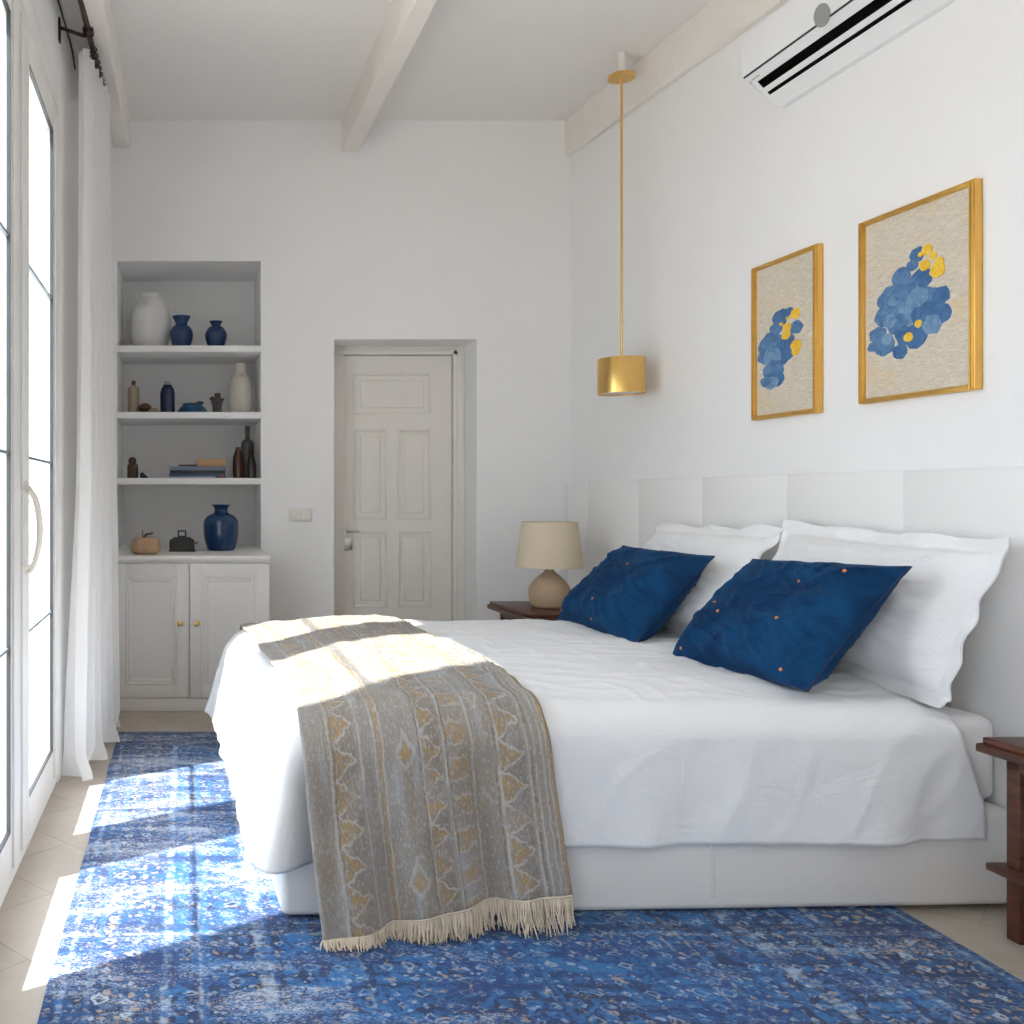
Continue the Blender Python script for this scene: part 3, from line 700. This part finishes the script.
# ---------------------------------------------------------------- headboard, bed
hb = empty('headboard', (xw(2.2), 2.2, 0), TW)
edges = [6.235, 5.93, 5.29, 4.66, 4.025, 3.39, 2.76, 2.13]
for a, c in zip(edges, edges[1:]):
    obj('upholstered_panel', bx(-.034, -.001, c-2.2+.0002, a-2.2-.0002, .03, 1.386, .0025, 2), MT['headb'], hb)
tag(hb, 'long low white leatherette headboard of seamed panels along the right wall', 'headboard')

BA = math.radians(2.0)
BO = Vector((.303, 2.875, 0)); BL, BW = 2.288, 1.9
bed = empty('bed', BO, BA)
def bedw(x, y, z): 
    v = Matrix.Rotation(BA, 4, 'Z') @ Vector((x, y, z)); return v + BO
obj('base', bx(-.01, BL, -.022, BW, .0165, .318, .024, 5), MT['leather'], bed)
for x in (1.320, 1.330):
    obj('seam', tube(new(), [(x, -.018, .045), (x, -.0235, .065), (x, -.0235, .27), (x, -.018, .295)], .0025, 8), MT['leather'], bed)
for x in (.15, 1.2, 2.1):
    for y in (.15, 1.75): obj('foot', bx(x-.04, x+.04, y-.04, y+.04, .0135, .03), MT['gasket'], bed)
# seams of the sections
tag(bed, 'white upholstered platform bed standing on the blue rug', 'bed')
mt = obj('mattress', bx(.065, BL-.001, .030, BW-.05, .322, .594, .040, 5), MT['mattress'], None, BO, (0, 0, BA))
tag(mt, 'thick white sheeted mattress showing at the head corner of the bed', 'mattress')

QW = 1.75; R0 = .110; DH = .485; ZT = .664
MR = R0*PI/2
def hang(p, q, lift=0.0, drop=None, who='d'):
    """sheet point (p along bed from foot edge, q across from near edge) draped over the bed; bed-local result"""
    a = max(0, -p); bn = max(0, -q); cf = max(0, q-QW)
    bb = max(bn, cf); sg = -1 if bn > 0 else 1
    m = max(a, bb)
    bxp = .080 + max(p, 0); byp = .055 + min(max(q, 0), QW) + .01
    if a > 0 and bb > 0:
        ph = math.atan2(bb, a); n = Vector((-math.cos(ph), sg*math.sin(ph), 0))
    elif a > 0: n = Vector((-1, 0, 0))
    elif bb > 0: n = Vector((0, sg, 0))
    else: n = Vector((0, 0, 0))
    zt = ZT
    # soft quilt relief on top
    ins = sm(0, .25, min(max(p, 0), 2.2)) * sm(0, .2, min(max(q, 0), max(0, QW-q)))
    zt += .012*ins + .009*nz(bxp*1.6, byp*1.9, 1) + .0045*nz(bxp*4, byp*6, 2) 
    zt -= .034*(1-sm(-.02, .42, p)) + .012*(1-sm(0, .3, q))
    wr = abs(nz(bxp*2.2+byp*1.5, byp*7+nz(bxp*2, byp*2)*1.2, 4)); zt += .006*max(0, .16-wr)/.16*(1-sm(0, .12, m))
    wr2 = abs(nz(bxp*5-byp*2, byp*3+bxp*3, 9)); zt += .0045*max(0, .12-wr2)/.12*(1-sm(0, .12, m))
    if m <= MR:
        th = m/R0; out = R0*math.sin(th); z = zt - R0*(1-math.cos(th))
    else:
        out = R0; z = zt - R0 - (m-MR)
    t = max(0, (m-MR*.6)/(DH-MR*.6))
    # hanging part: flare and folds
    if n.length > 0:
        s_ = bxp if abs(n.y) > .7 else byp
        foot = -n.x if n.x < 0 else 0; side = abs(n.y)
        cn = 4*foot*foot*side*side
        fl = .08*foot + .005*side + .075*cn
        wav = .009*math.sin(s_*7.5+.6)+.008*math.sin(s_*17+2) + .010*nz(s_*4, m*3, 5)
        fold = cn*.022*math.sin(math.atan2(side, max(foot, 1e-4))*7+.5)
        # folds running away from the near foot corner
        near = math.exp(-((bxp)/.35)**2) if side > .7 else math.exp(-((byp)/.4)**2)
        wav += .018*near*math.sin(s_*22+m*6)
        out += t*(fl + wav*(.5+.5*side) + fold) + .004*nz(s_*9, m*9, 8)*min(1, m*12)
        cr = abs(nz(s_*5+m*3, m*3.2-s_*.8, 6)); out += .0035*sm(.22, 0, cr)*min(1, t*3)
        out += .004*math.sin(s_*26+m*9+2*nz(s_*2, m*2, 3))*t*t
    pos = Vector((bxp, byp, z)) + n*out
    if lift:
        nn = n*math.sin(min(m/R0, PI/2)) + Vector((0, 0, 1))*math.cos(min(m/R0, PI/2))
        pos += nn*lift
    return pos
def pmax(q):
    return 2.01 + .10*sm(.0, .35, q) - .0*q + .085*sm(-.08, -.45, q) - .10*sm(.4, .9, q)
q0, q1 = -DH, QW+DH
def duv(u, v):
    q = q0 + (q1-q0)*v
    p = -DH + (pmax(q)+DH)*u
    P = hang(p, q)
    dz = sm(.955, 1, u)
    if q > -MR: P.z -= .040*dz*(1-sm(0, MR, -q)) 
    return P
b = new(); grid(b, 210, 220, duv)
bmesh.ops.recalc_face_normals(b, faces=b.faces)
du = obj('duvet', b, MT['cotton'], None, BO, (0, 0, BA), smooth=80)
if sum(p.normal.z for p in du.data.polygons) < 0: du.data.flip_normals()
sd = du.modifiers.new('thick', 'SOLIDIFY'); sd.thickness = .014; sd.offset = -1
tag(du, 'white cotton duvet spread over the bed and hanging down its sides', 'duvet')

# throw ------------------------------------------------------------
TM = throw_mat(); THN = .60; TWD = .745
def thr(u, v, lift=.019):
    # u across 0..1 (foot edge -> head edge), v 0..1 near hem -> far hem
    n0 = THN + .0*u; tot = n0 + QW + .34
    q = -n0 + tot*v
    drop = max(0, -q)
    p = .0 - .035 + TWD*u + .03*nz(q*1.5, 3) + .075*max(0, drop-.1)*1.0
    p += .05*math.sin(min(1, max(0, q)/QW)*PI)*.3
    pc = max(p, .0)
    P = hang(pc, max(q, -.45), 0)
    m = max(0, -q, q-QW)
    a = min(m/R0, PI/2)
    sg = -1 if q < 0 else 1
    P += Vector((0, sg*math.sin(a), math.cos(a)))*lift
    if p < 0: P.x += p; P.z += p*.12
    if q < -.45: P.z -= (-.45-q)*.985; 
    t = max(0, (m-.1)/.5)
    if q < 0:
        fold = .026*math.sin(u*15+.4) + .010*math.sin(u*31+2) + .012*nz(u*5, q*2, 12)
        P.y -= t*(.055 + .07*(1-u) + fold) 
        P.z -= .045*(1-u)*t + .01*math.sin(u*5)*t
    P.z += .004*nz(P.x*9, P.y*9, 3)
    return P
b = new(); grid(b, 90, 260, thr, lambda u, v: (u, (THN+QW+.34)*v))
th = obj('throw_blanket', b, TM, None, BO, (0, 0, BA), smooth=80, recalc=False)
if sum(p.normal.z for p in th.data.polygons) < 0: th.data.flip_normals()
sd = th.modifiers.new('thick', 'SOLIDIFY'); sd.thickness = .008; sd.offset = 1
tag(th, 'grey beige woven throw with ochre geometric stripes laid across the foot of the bed', 'throw blanket')
b = new(); rnd = random.Random(3)
for i in range(150):
    u = (i+.5)/150
    A = thr(u, 0); B = thr(u, .006); d = (A-B).normalized()
    ln = rnd.uniform(.07, .105)
    st = A + Vector((0, -.004, .004))
    for k in range(3):
        e1 = Vector((rnd.uniform(-.008, .008), rnd.uniform(-.012, .006), 0)); e2 = e1 + Vector((rnd.uniform(-.012, .012), rnd.uniform(-.02, .006), 0))
        zl = max(.018, st.z-ln*rnd.uniform(.8, 1.1))
        tube(b, spline([st, Vector((st.x+e1.x, st.y+e1.y-.004, (st.z*.5+zl*.5))), Vector((st.x+e2.x, st.y+e2.y-.006, zl))], 3), [.0032, .003, .003, .0026, .0028, .002, .0012], 5)
fr = obj('fringe', b, MT['fringe'], th, smooth=80); fr['label'] = 'cream knotted fringe'; fr['kind'] = 'stuff'
b = new()
tube(b, [thr(i/60, 0, .026) for i in range(61)], .0035, 6)
obj('hem_braid', b, MT['fringe'], th, smooth=80)

# pillows ------------------------------------------------------------
def pil(u, v, w, h, t, side, seed, fl=0.0, pinch=.05, crease=1.0):
    """pillow surface point; u,v in [-1,1] body, beyond 1 = flange; side +1 front, -1 back"""
    ub, vb = max(-1, min(1, u)), max(-1, min(1, v))
    x = w/2*ub*(1-pinch*(1-vb*vb)*abs(ub)**3); y = h/2*vb*(1-pinch*(1-ub*ub)*abs(vb)**3)
    th = t/2*(max(0, 1-abs(ub)**3.2)**.62)*(max(0, 1-abs(vb)**3.2)**.62)
    th *= 1-.22*vb
    e = (1-ub**4)*(1-vb**4)
    th += e*.10*t*nz(ub*1.6+seed, vb*1.6, side)
    r = math.hypot(ub, vb); ang = math.atan2(vb, ub)
    wr = abs(nz(ang*2.2+seed, r*.9, side*3)); th += crease*e*.03*t*sm(.25, 0, wr)*sm(.35, .95, r)*2
    wr = abs(nz(ub*2+seed*3, vb*5+ub*2, 2)); th += crease*e*.016*t*sm(.3, 0, wr)*2
    if abs(u) > 1: x += math.copysign((abs(u)-1)*w/2, u)
    if abs(v) > 1: y += math.copysign((abs(v)-1)*h/2, v)
    z = side*max(th, .003)
    if fl:
        k = max(abs(u)-1, abs(v)-1, 0)/fl
        z += k*(.016*math.sin((u*5 if abs(v) > abs(u) else v*6)*1.7+seed)+.010*nz(u*5, v*5, seed))
    return Vector((x, y, z))
def pillow_bm(w, h, t, seed, flx=0.0, fly=0.0, n=70, crease=1.0, pinch=.05):
    b = new(); sh = []
    eu, ev = 1+(flx/(w/2) if flx else 0), 1+(fly/(h/2) if fly else 0)
    fl = max(eu-1, ev-1)
    for side in (1, -1):
        sh.append(grid(b, n, n, lambda a, c: pil((2*a-1)*eu, (2*c-1)*ev, w, h, t, side, seed, fl, pinch, crease)))
    bmesh.ops.remove_doubles(b, verts=b.verts, dist=.0)
    A, B = sh
    ring = lambda V: [V[i][0] for i in range(n)] + [V[n][j] for j in range(n)] + [V[i][n] for i in range(n, 0, -1)] + [V[0][j] for j in range(n, 0, -1)]
    ra, rb = ring(A), ring(B)
    for k in range(len(ra)):
        k2 = (k+1) % len(ra); b.faces.new((ra[k], ra[k2], rb[k2], rb[k]))
    return b
def place(o, bc, tc, ydir, roll=0.0):
    """bc bottom centre, tc top centre (world), ydir = direction of the pillow's width (world)"""
    up = (tc-bc).normalized(); xd = (ydir - up*ydir.dot(up)).normalized(); nr = xd.cross(up)
    M = Matrix((xd, up, nr)).transposed().to_4x4()
    M = Matrix.Translation((bc+tc)/2) @ M @ Matrix.Rotation(roll, 4, 'Z')
    o.matrix_world = M; o.location = M.to_translation(); o.rotation_euler = M.to_euler()
near = Vector((0, -1, 0))                     # width direction runs towards the camera
# white pillows: leaning on the headboard
def white(bc, tc, w, h, t, seed, lab, yd=near, roll=0.0):
    o = obj('white_pillow', pillow_bm(w-.10, h-.10, t, seed, .05, .05), MT['pcotton'], smooth=80)
    place(o, Vector(bc), Vector(tc), yd, roll)
    b = new()
    pts = []
    for k in range(161):
        a = 2*PI*k/160; c, s_ = math.cos(a), math.sin(a); mm = max(abs(c), abs(s_)); pts.append(pil(c/mm*1.0, s_/mm*1.0, w-.10, h-.10, t, 1, seed)+Vector((0, 0, .001)))
    obj('border_stitch', tube(b, pts, .0016, 5, False), MT['pcotton'], o, smooth=80)
    tag(o, lab, 'pillow', 'large white pillows against the headboard'); return o
white((2.17, 4.40, .665), (2.475, 4.40, 1.150), 1.0, .60, .20, 1.3, 'large white bordered pillow leaning on the headboard, farther of the two', Vector((.0, -1, 0)), .015)
white((2.325, 3.40, .680), (2.505, 3.39, 1.155), 1.06, .56, .20, 4.1, 'large white pillow with wavy border at the near side, leaning on the headboard', Vector((.02, -1, 0)), .0)
# blue velvet pillows
dotN = [(.83, .83), (.64, .70), (.21, .44), (.32, .35), (.735, .36), (.13, .05), (.87, .05)]
dotF = [(.53, .67), (.54, .21), (.12, .06), (.55, .05)]
def blue(bc, tc, w, h, t, seed, lab, dots, yd):
    o = obj('blue_pillow', pillow_bm(w, h, t, seed, n=80, crease=1.4, pinch=.04), MT['velvet'], smooth=80)
    place(o, Vector(bc), Vector(tc), yd)
    pts = []
    for k in range(201):
        a = 2*PI*k/200; c, s_ = math.cos(a), math.sin(a); mm = max(abs(c), abs(s_)); p = pil(c/mm, s_/mm, w, h, t, 1, seed); p.z = 0; pts.append(p)
    obj('piping', tube(new(), pts, .0045, 8, False), MT['velvet_edge'], o, smooth=80)
    for (a, c) in dots:
        P = pil(2*a-1, 2*c-1, w, h, t, 1, seed, 0, .04, 1.4); e = .02
        P1 = pil(2*a-1+e, 2*c-1, w, h, t, 1, seed, 0, .04, 1.4); P2 = pil(2*a-1, 2*c-1+e, w, h, t, 1, seed, 0, .04, 1.4)
        nr = (P1-P).cross(P2-P).normalized()
        q = Vector((0, 0, 1)).rotation_difference(nr).to_matrix().to_4x4()
        bm_ = new(); lathe(bm_, sprof([(.0062, -.002), (.0058, .002), (.003, .0036), (0, .004)], 3), 14, M=Matrix.Translation(P) @ q)
        obj('embroidered_dot', bm_, MT['orange'], o)
    tag(o, lab, 'pillow', 'blue velvet pillows'); return o
blue((1.945, 3.325, .690), (2.262, 3.355, 1.040), .76, .52, .20, 2.2, 'blue velvet pillow with orange embroidered dots, nearer one in front of the white pillows', dotN, Vector((.02, -1, 0)))
blue((1.905, 4.36, .690), (2.205, 4.36, 1.022), .82, .50, .20, 7.7, 'blue velvet pillow farther back, nearest to the table lamp', dotF, Vector((0, -1, 0)))

# ---------------------------------------------------------------- nightstands
def nightstand(loc, rz, x0, x1, y0, y1, H, sz, label, leg=.05, ins=.06):
    r = empty('nightstand', loc, rz)
    b = new(); box(b, x0, x1, y0, y1, H-.046, H-.020, .006, 3); obj('lower_top', b, MT['wood'], r)
    obj('top', bx(x0+.012, x1-.004, y0+.012, y1-.012, H-.020, H, .005, 3), MT['wood'], r)
    b = new(); box(b, x0+ins, x1-.03, y1-ins-.02, y1-ins, H-.085, H-.046, .003); box(b, x0+ins, x1-.03, y0+ins, y0+ins+.02, H-.085, H-.046, .003)
    box(b, x0+ins, x0+ins+.02, y0+ins, y1-ins, H-.085, H-.046, .003)
    obj('apron', b, MT['wood'], r)
    for lx in (x0+ins, x1-.03-leg):
        for ly in (y0+ins, y1-ins-leg):
            obj('leg', bx(lx, lx+leg, ly, ly+leg, 0, H-.046, .004), MT['wood'], r)
    obj('shelf', bx(x0+ins*.35, x1-.02, y0+ins*.35, y1-ins*.35, sz-.022, sz, .003), MT['wood'], r)
    tag(r, label, 'nightstand', 'dark wooden nightstands'); return r
nightstand((xw(2.5)-.036, 2.5, 0), TW, -.245, 0, -.32, .31, .582, .212, 'dark reddish wood nightstand with lower shelf, cut off at the right edge of the photo', .045, .050)
NF = (2.10, 5.50, 0)
nightstand(NF, 0, px(487, 5.86)-2.10, .435, -.33, .36, .640, .25, 'dark reddish wood nightstand in the far corner carrying the table lamp', .05, .06)
# table lamp
LX, LY, LZ = px(549.5, 5.54), 5.54, .6405
lp = empty('table_lamp', (LX, LY, LZ)); s = LY/F
obj('base', lathe(new(), [(0, 0)]+sprof([(15*s, 0), (17.5*s, 2*s), (19.6*s, 8*s), (20.2*s, 15*s), (18*s, 22*s), (12.5*s, 29*s), (6*s, 34.5*s), (3.8*s, 38*s), (3.6*s, 41*s)])+[(0, 41*s)], 56), MT['clay'], lp)
b = new(); r0, r1, h0, h1 = 32.2*s, 26.2*s, 40*s, 85*s
lathe(b, [(r0, h0), (r1, h1), (r1-.004, h1), (r0-.004, h0), (r0, h0)], 64); obj('lamp_shade', b, MT['shade'], lp)
b = new(); tube(b, [(0, 0, 40*s), (0, 0, 52*s)], .012, 12)
for k in range(3): tube(b, [(0, 0, 80*s), (r1*.98*math.cos(k*2.1), r1*.98*math.sin(k*2.1), 83*s)], .002, 6)
tube(b, [(0, 0, 50*s), (0, 0, 80*s)], .003, 6)
obj('fitting', b, MT['brass'], lp)
lathe_b = lathe(new(), sprof([(0, 52*s), (.012, 53*s), (.028, 62*s), (.024, 70*s), (0, 73*s)]), 20); obj('bulb', lathe_b, MT['white_in'], lp)
tag(lp, 'table lamp with round ribbed clay base and beige linen shade on the far nightstand', 'table lamp')

# ---------------------------------------------------------------- pendant lamp
PX, PY = px(621.5, 5.165), 5.165
pl = empty('pendant_lamp', (PX, PY, cz(PY)))
zc = pz(77, PY) - cz(PY); zt = pz(358.5, PY)-cz(PY); zb = pz(394, PY)-cz(PY); rr = 22.3*PY/F
obj('mounting_block', lathe(new(), [(0, zc), (.019, zc), (.019, .006), (0, .006)], 32), MT['ceil'], pl)
obj('canopy', lathe(new(), [(0, zc-.012), (.066, zc-.012), (.071, zc-.008), (.071, zc+.008), (0, zc+.008)], 40), MT['brass'], pl)
obj('stem', tube(new(), [(0, 0, zc-.01), (0, 0, zt+.01)], .0068, 14), MT['brass'], pl)
obj('lamp_shade', lathe(new(), [(0, zt+.006), (.012, zt+.006), (.014, zt), (rr-.002, zt-.001), (rr, zt-.004), (rr, zb), (rr-.004, zb), (rr-.004, zt-.008), (0, zt-.008)], 64), MT['brass'], pl)
obj('diffuser', lathe(new(), [(0, zb+.008), (rr-.004, zb+.008), (rr-.004, zb+.016), (0, zb+.016)], 48), MT['white_in'], pl)
tag(pl, 'brass drum pendant lamp on a long thin stem above the far nightstand', 'pendant lamp')

# ---------------------------------------------------------------- pictures
def picture(x0, x1, zlo, zhi, label, blobs, org, sc):
    off = .028
    Y0 = wall_hit(x1, 0, off)[0]; Y1 = wall_hit(x0, 0, off)[0]     # near, far
    yc = (Y0+Y1)/2; w2 = (Y1-Y0)/2; h = zhi-zlo
    r = empty('framed_painting', (xw(yc)-.001, yc, zlo), TW)
    b = new(); fw = .024
    def side(a0, a1, z0, z1, horiz):
        box(b, -.028, -.0, a0, a1, z0, z1, .003)
        if horiz: box(b, -.033, -.026, a0+.004, a1-.004, (z0+z1)/2-.006, (z0+z1)/2+.006, .002)
        else:
            box(b, -.034, -.026, (a0+a1)/2-.008, (a0+a1)/2-.001, z0+.003, z1-.003, .002); box(b, -.032, -.026, (a0+a1)/2+.003, (a0+a1)/2+.009, z0+.003, z1-.003, .002)
    side(-w2, -w2+fw, 0, h, False); side(w2-fw, w2, 0, h, False); side(-w2+fw, w2-fw, 0, fw*.8, True); side(-w2+fw, w2-fw, h-fw*.8, h, True)
    obj('frame', b, MT['gold'], r)
    obj('canvas', bx(-.017, -.004, -w2+fw-.002, w2-fw+.002, fw*.8-.002, h-fw*.8+.002), MT['canvas'], r)
    mats = {'b': 'pblue', 'l': 'pblue2', 'm': 'pblue3', 'y': 'pyel'}
    bms = {}; cnt = 0
    for kind, cxp, cyp, rp in blobs:
        X_ = org[0]+cxp/sc; Y_ = org[1]+cyp/sc; rpx = rp/sc
        yy, z_ = wall_hit(X_, Y_, .018); dyy = abs(wall_hit(X_+1, Y_, .018)[0]-yy)
        ry, rz = rpx*dyy, rpx*yy/F
        bm_ = bms.setdefault(kind if kind != 'y' else 'y%d' % cnt, new()); n = 26; cnt += 1
        d = -.0174 - .00008*cnt - (.0004 if kind == 'y' else 0) 
        ring = []
        for k in range(n):
            a = 2*PI*k/n; q = 1 + .20*nz(math.cos(a)*1.5+cnt*3, math.sin(a)*1.5, 5) + .06*nz(math.cos(a)*6, math.sin(a)*6, cnt)
            ring.append((max(-w2+fw+.004, min(w2-fw-.004, yy-yc+ry*q*math.cos(a))), z_-zlo+rz*q*math.sin(a)))
        f = [bm_.verts.new((d, p[0], p[1])) for p in ring]; g_ = [bm_.verts.new((-.0165, p[0], p[1])) for p in ring]
        bm_.faces.new(f)
        for k in range(n): bm_.faces.new((f[k], f[(k+1) % n], g_[(k+1) % n], g_[k]))
    for k, bm_ in bms.items(): obj({'y': 'yellow_flower', 'b': 'dark_blue_petals', 'l': 'pale_blue_petals', 'm': 'blue_petals'}[k[0]], bm_, MT[mats[k[0]]], r, smooth=None)
    tag(r, label, 'painting', 'gold framed paintings on the right wall')
A1 = [('b', 685, 345, 28), ('m', 625, 430, 34), ('b', 700, 435, 40), ('m', 590, 510, 48), ('l', 648, 530, 72), ('m', 720, 520, 58), ('b', 772, 495, 34), ('b', 778, 560, 34),
      ('b', 715, 565, 48), ('m', 570, 570, 40), ('m', 612, 600, 38), ('m', 540, 640, 30), ('m', 565, 680, 38), ('b', 622, 700, 28), ('b', 680, 640, 46), ('l', 740, 602, 36), ('m', 522, 685, 18),
      ('m', 650, 475, 44), ('l', 585, 590, 24), ('l', 690, 500, 36), ('b', 640, 640, 36), ('l', 575, 655, 20), ('m', 668, 385, 22),
      ('y', 722, 328, 20), ('y', 713, 385, 19), ('y', 745, 350, 14), ('y', 760, 402, 28), ('y', 766, 374, 18), ('y', 691, 598, 14), ('y', 655, 648, 17), ('y', 698, 345, 9)]
A2 = [('b', 185, 575, 30), ('m', 242, 612, 24), ('m', 168, 618, 24), ('m', 150, 672, 40), ('b', 190, 705, 42), ('m', 130, 715, 30), ('l', 155, 720, 34), ('m', 160, 770, 38), ('b', 165, 800, 32), ('l', 150, 815, 24),
      ('m', 130, 812, 18), ('b', 216, 552, 14), ('b', 210, 660, 26), ('m', 120, 690, 18),
      ('y', 240, 560, 19), ('y', 210, 612, 16), ('y', 206, 642, 16), ('y', 243, 676, 20), ('y', 240, 700, 14), ('y', 188, 600, 6), ('y', 212, 578, 6)]
picture(858.5, 975, 1.648, 2.345, 'larger gold framed painting of blue and yellow flowers, nearer one below the air conditioner', A1, (730, 160), 3.657)
picture(751.5, 817, 1.638, 2.331, 'narrower gold framed painting of blue flowers, farther one nearest the pendant lamp', A2, (730, 160), 3.657)

# ---------------------------------------------------------------- air conditioner
ya, yb_ = 3.12, 4.08
ac = empty('air_conditioner', (xw(4.08), 4.08, 2.983), TW)
ln = yb_-ya
prof = [(0, 0), (-.035, -.004), (-.095, .038), (-.155, .100), (-.188, .118), (-.200, .150), (-.205, .22), (-.200, .29), (-.17, .31), (0, .31)]
b = new(); f0 = [b.verts.new((x, 0, z)) for x, z in prof]; f1 = [b.verts.new((x, -ln, z)) for x, z in prof]
b.faces.new(f0); b.faces.new(f1[::-1])
for k in range(len(prof)): b.faces.new((f0[k], f0[(k+1) % len(prof)], f1[(k+1) % len(prof)], f1[k]))
bmesh.ops.bevel(b, geom=[e for e in b.edges if abs((e.verts[0].co-e.verts[1].co).y) < .01], offset=.006, segments=2, affect='EDGES')
obj('housing', b, MT['plastic'], ac, smooth=40)
def strip_on(name, xa, za, xb, zb2, y0, y1, th, mat, lab=None):
    b = new(); d = Vector((xb-xa, 0, zb2-za)).normalized(); n = Vector((d.z, 0, -d.x))
    if n.z > 0: n = -n
    c = [Vector((xa, 0, za)), Vector((xb, 0, zb2))]
    q = [c[0]-n*.002, c[1]-n*.002, c[1]+n*th, c[0]+n*th]
    v0 = [b.verts.new(p+Vector((0, y0, 0))) for p in q]; v1 = [b.verts.new(p+Vector((0, y1, 0))) for p in q]
    b.faces.new(v0); b.faces.new(v1[::-1])
    for k in range(4): b.faces.new((v0[k], v0[(k+1) % 4], v1[(k+1) % 4], v1[k]))
    o = obj(name, b, mat, ac, smooth=None)
    if lab: o['label'] = lab
def pr(t):                                    # point on the sloping underside, t 0 (front) .. 1 (rear)
    return (-.155+.060*t, .100-.062*t)
x_, z_ = pr(.08); x2_, z2_ = pr(.52); strip_on('air_slot', x_, z_, x2_, z2_, -.035, -ln+.035, .001, MT['black'], 'wide black air slot')
x_, z_ = pr(.80); x2_, z2_ = pr(.985); strip_on('air_slot', x_, z_, x2_, z2_, -.035, -ln+.035, .001, MT['black'], 'narrow black air slot')
strip_on('panel_gap', -.189, .1185, -.1925, .1265, -.004, -ln+.004, .0008, MT['gasket'])
strip_on('status_mark', -.168, .107, -.165, .1055, -.02, -.075, .0008, MT['greyp'])
t = new(); lathe(t, [(0, 0), (.042, 0), (.042, .002), (.038, .003), (0, .003)], 40)
k = new(); merge(k, t, Matrix.Translation((-.1975, -.50, .142)) @ Matrix.Rotation(-PI/2-.22, 4, 'Y'))
obj('round_emblem', k, MT['greyp'], ac)
tag(ac, 'white wall air conditioner with black slots high on the right wall', 'air conditioner')

# ---------------------------------------------------------------- rug
RX0, RX1, RY0, RY1 = -.362, 2.228, 1.05, 5.13
rw, rl = RX1-RX0, RY1-RY0
def rugf(s_):
    def f(a, c):
        x = -rw/2+rw*a; y = -rl/2+rl*c
        ex = .006*nz(y*4, 2) if a in (0, 1) else 0; ey = .006*nz(x*4, 5) if c in (0, 1) else 0
        return Vector((x+ex, y+ey, .012*s_+(.0012*nz(x*2, y*2) if s_ else 0) - (.004 if s_ and (a in (0, 1) or c in (0, 1)) else 0)))
    return f
b = new(); T_ = grid(b, 60, 90, rugf(1)); 
ring = [T_[i][0] for i in range(60)] + [T_[60][j] for j in range(90)] + [T_[i][90] for i in range(60, 0, -1)] + [T_[0][j] for j in range(90, 0, -1)]
low = [b.verts.new((v.co.x, v.co.y, .001)) for v in ring]
for k in range(len(ring)): b.faces.new((ring[k], low[k], low[(k+1) % len(ring)], ring[(k+1) % len(ring)]))
b.faces.new(low[::-1])
rg = obj('rug', b, rug_mat(rw, rl), None, ((RX0+RX1)/2, (RY0+RY1)/2, 0), smooth=50)
tag(rg, 'large distressed blue and white patterned rug under the bed', 'rug')

# ---------------------------------------------------------------- outside
struct(obj('terrace_ground', bx(-40, XL-.32, -25, 45, -.3, -.06), MT['terrace'], smooth=None))
struct(obj('terrace_front', bx(XL-.3, 20, -25, YF-.32, -.3, -.06), MT['terrace'], smooth=None))
hs = empty('white_house', (-6.5, 17, -.06))
b = new(); box(b, -4.5, 4.6, 0, 6, 0, 6.2); obj('wall', b, MT['extwall'], hs, smooth=None)
for i, (x, z) in enumerate(((-3, 1), (-.3, 1), (2.6, 1), (-3, 3.9), (-.3, 3.9), (2.6, 3.9))):
    obj('shutter', bx(x-.5, x+.5, -.06, .02, z, z+1.5, .01), MT['shutter'], hs)
tag(hs, 'white house with pale blue shutters outside beyond the glass doors', 'house')
gw = obj('garden_wall', bx(-.15, .15, -6, 14, 0, 1.0, .02), MT['extwall'], None, (-5.2, 2, -.06)); tag(gw, 'low white garden wall along the terrace outside', 'garden wall')

# ---------------------------------------------------------------- light
wd = bpy.data.worlds.new('sky'); S.world = wd; wd.use_nodes = True
nt = wd.node_tree; bg = nt.nodes['Background']; bg.inputs[0].default_value = (.84, .90, 1.0, 1); bg.inputs[1].default_value = 5.2
sl = bpy.data.lights.new('sun', 'SUN'); sl.energy = 14; sl.angle = math.radians(1.2); sl.color = (1, .95, .90)
so = bpy.data.objects.new('sun', sl); C.objects.link(so)
so.rotation_euler = Vector((1, .60, -1.25)).to_track_quat('-Z', 'Y').to_euler()
def portal(loc, rot, sx, sy):
    l = bpy.data.lights.new('portal', 'AREA'); l.shape = 'RECTANGLE'; l.size = sx; l.size_y = sy; l.energy = 1; l.cycles.is_portal = True
    o = bpy.data.objects.new('portal', l); C.objects.link(o); o.location = loc; o.rotation_euler = rot
portal((XL-.3, (FY0+FY1)/2, 1.6), (0, -PI/2, 0), 3.1, 2.4)
portal((XL-.3, (WY0+WY1)/2, 1.55), (0, -PI/2, 0), 2.8, 2.8)

cam = bpy.data.cameras.new('camera'); co = bpy.data.objects.new('camera', cam); C.objects.link(co); S.camera = co
co.location = (0, 0, CAMH); co.rotation_euler = (PI/2, 0, 0)
cam.sensor_width = 36; cam.sensor_fit = 'HORIZONTAL'; cam.lens = F/1024*36
cam.shift_x = (512-CX)/1024; cam.shift_y = -(512-CY)/1024; cam.clip_start = .02
S.view_settings.view_transform = 'Standard'; S.view_settings.look = 'None'; S.view_settings.gamma = 1; S.view_settings.exposure = .10
S.view_settings.use_curve_mapping = False
S.cycles.max_bounces = 12; S.cycles.diffuse_bounces = 8; S.cycles.transparent_max_bounces = 16
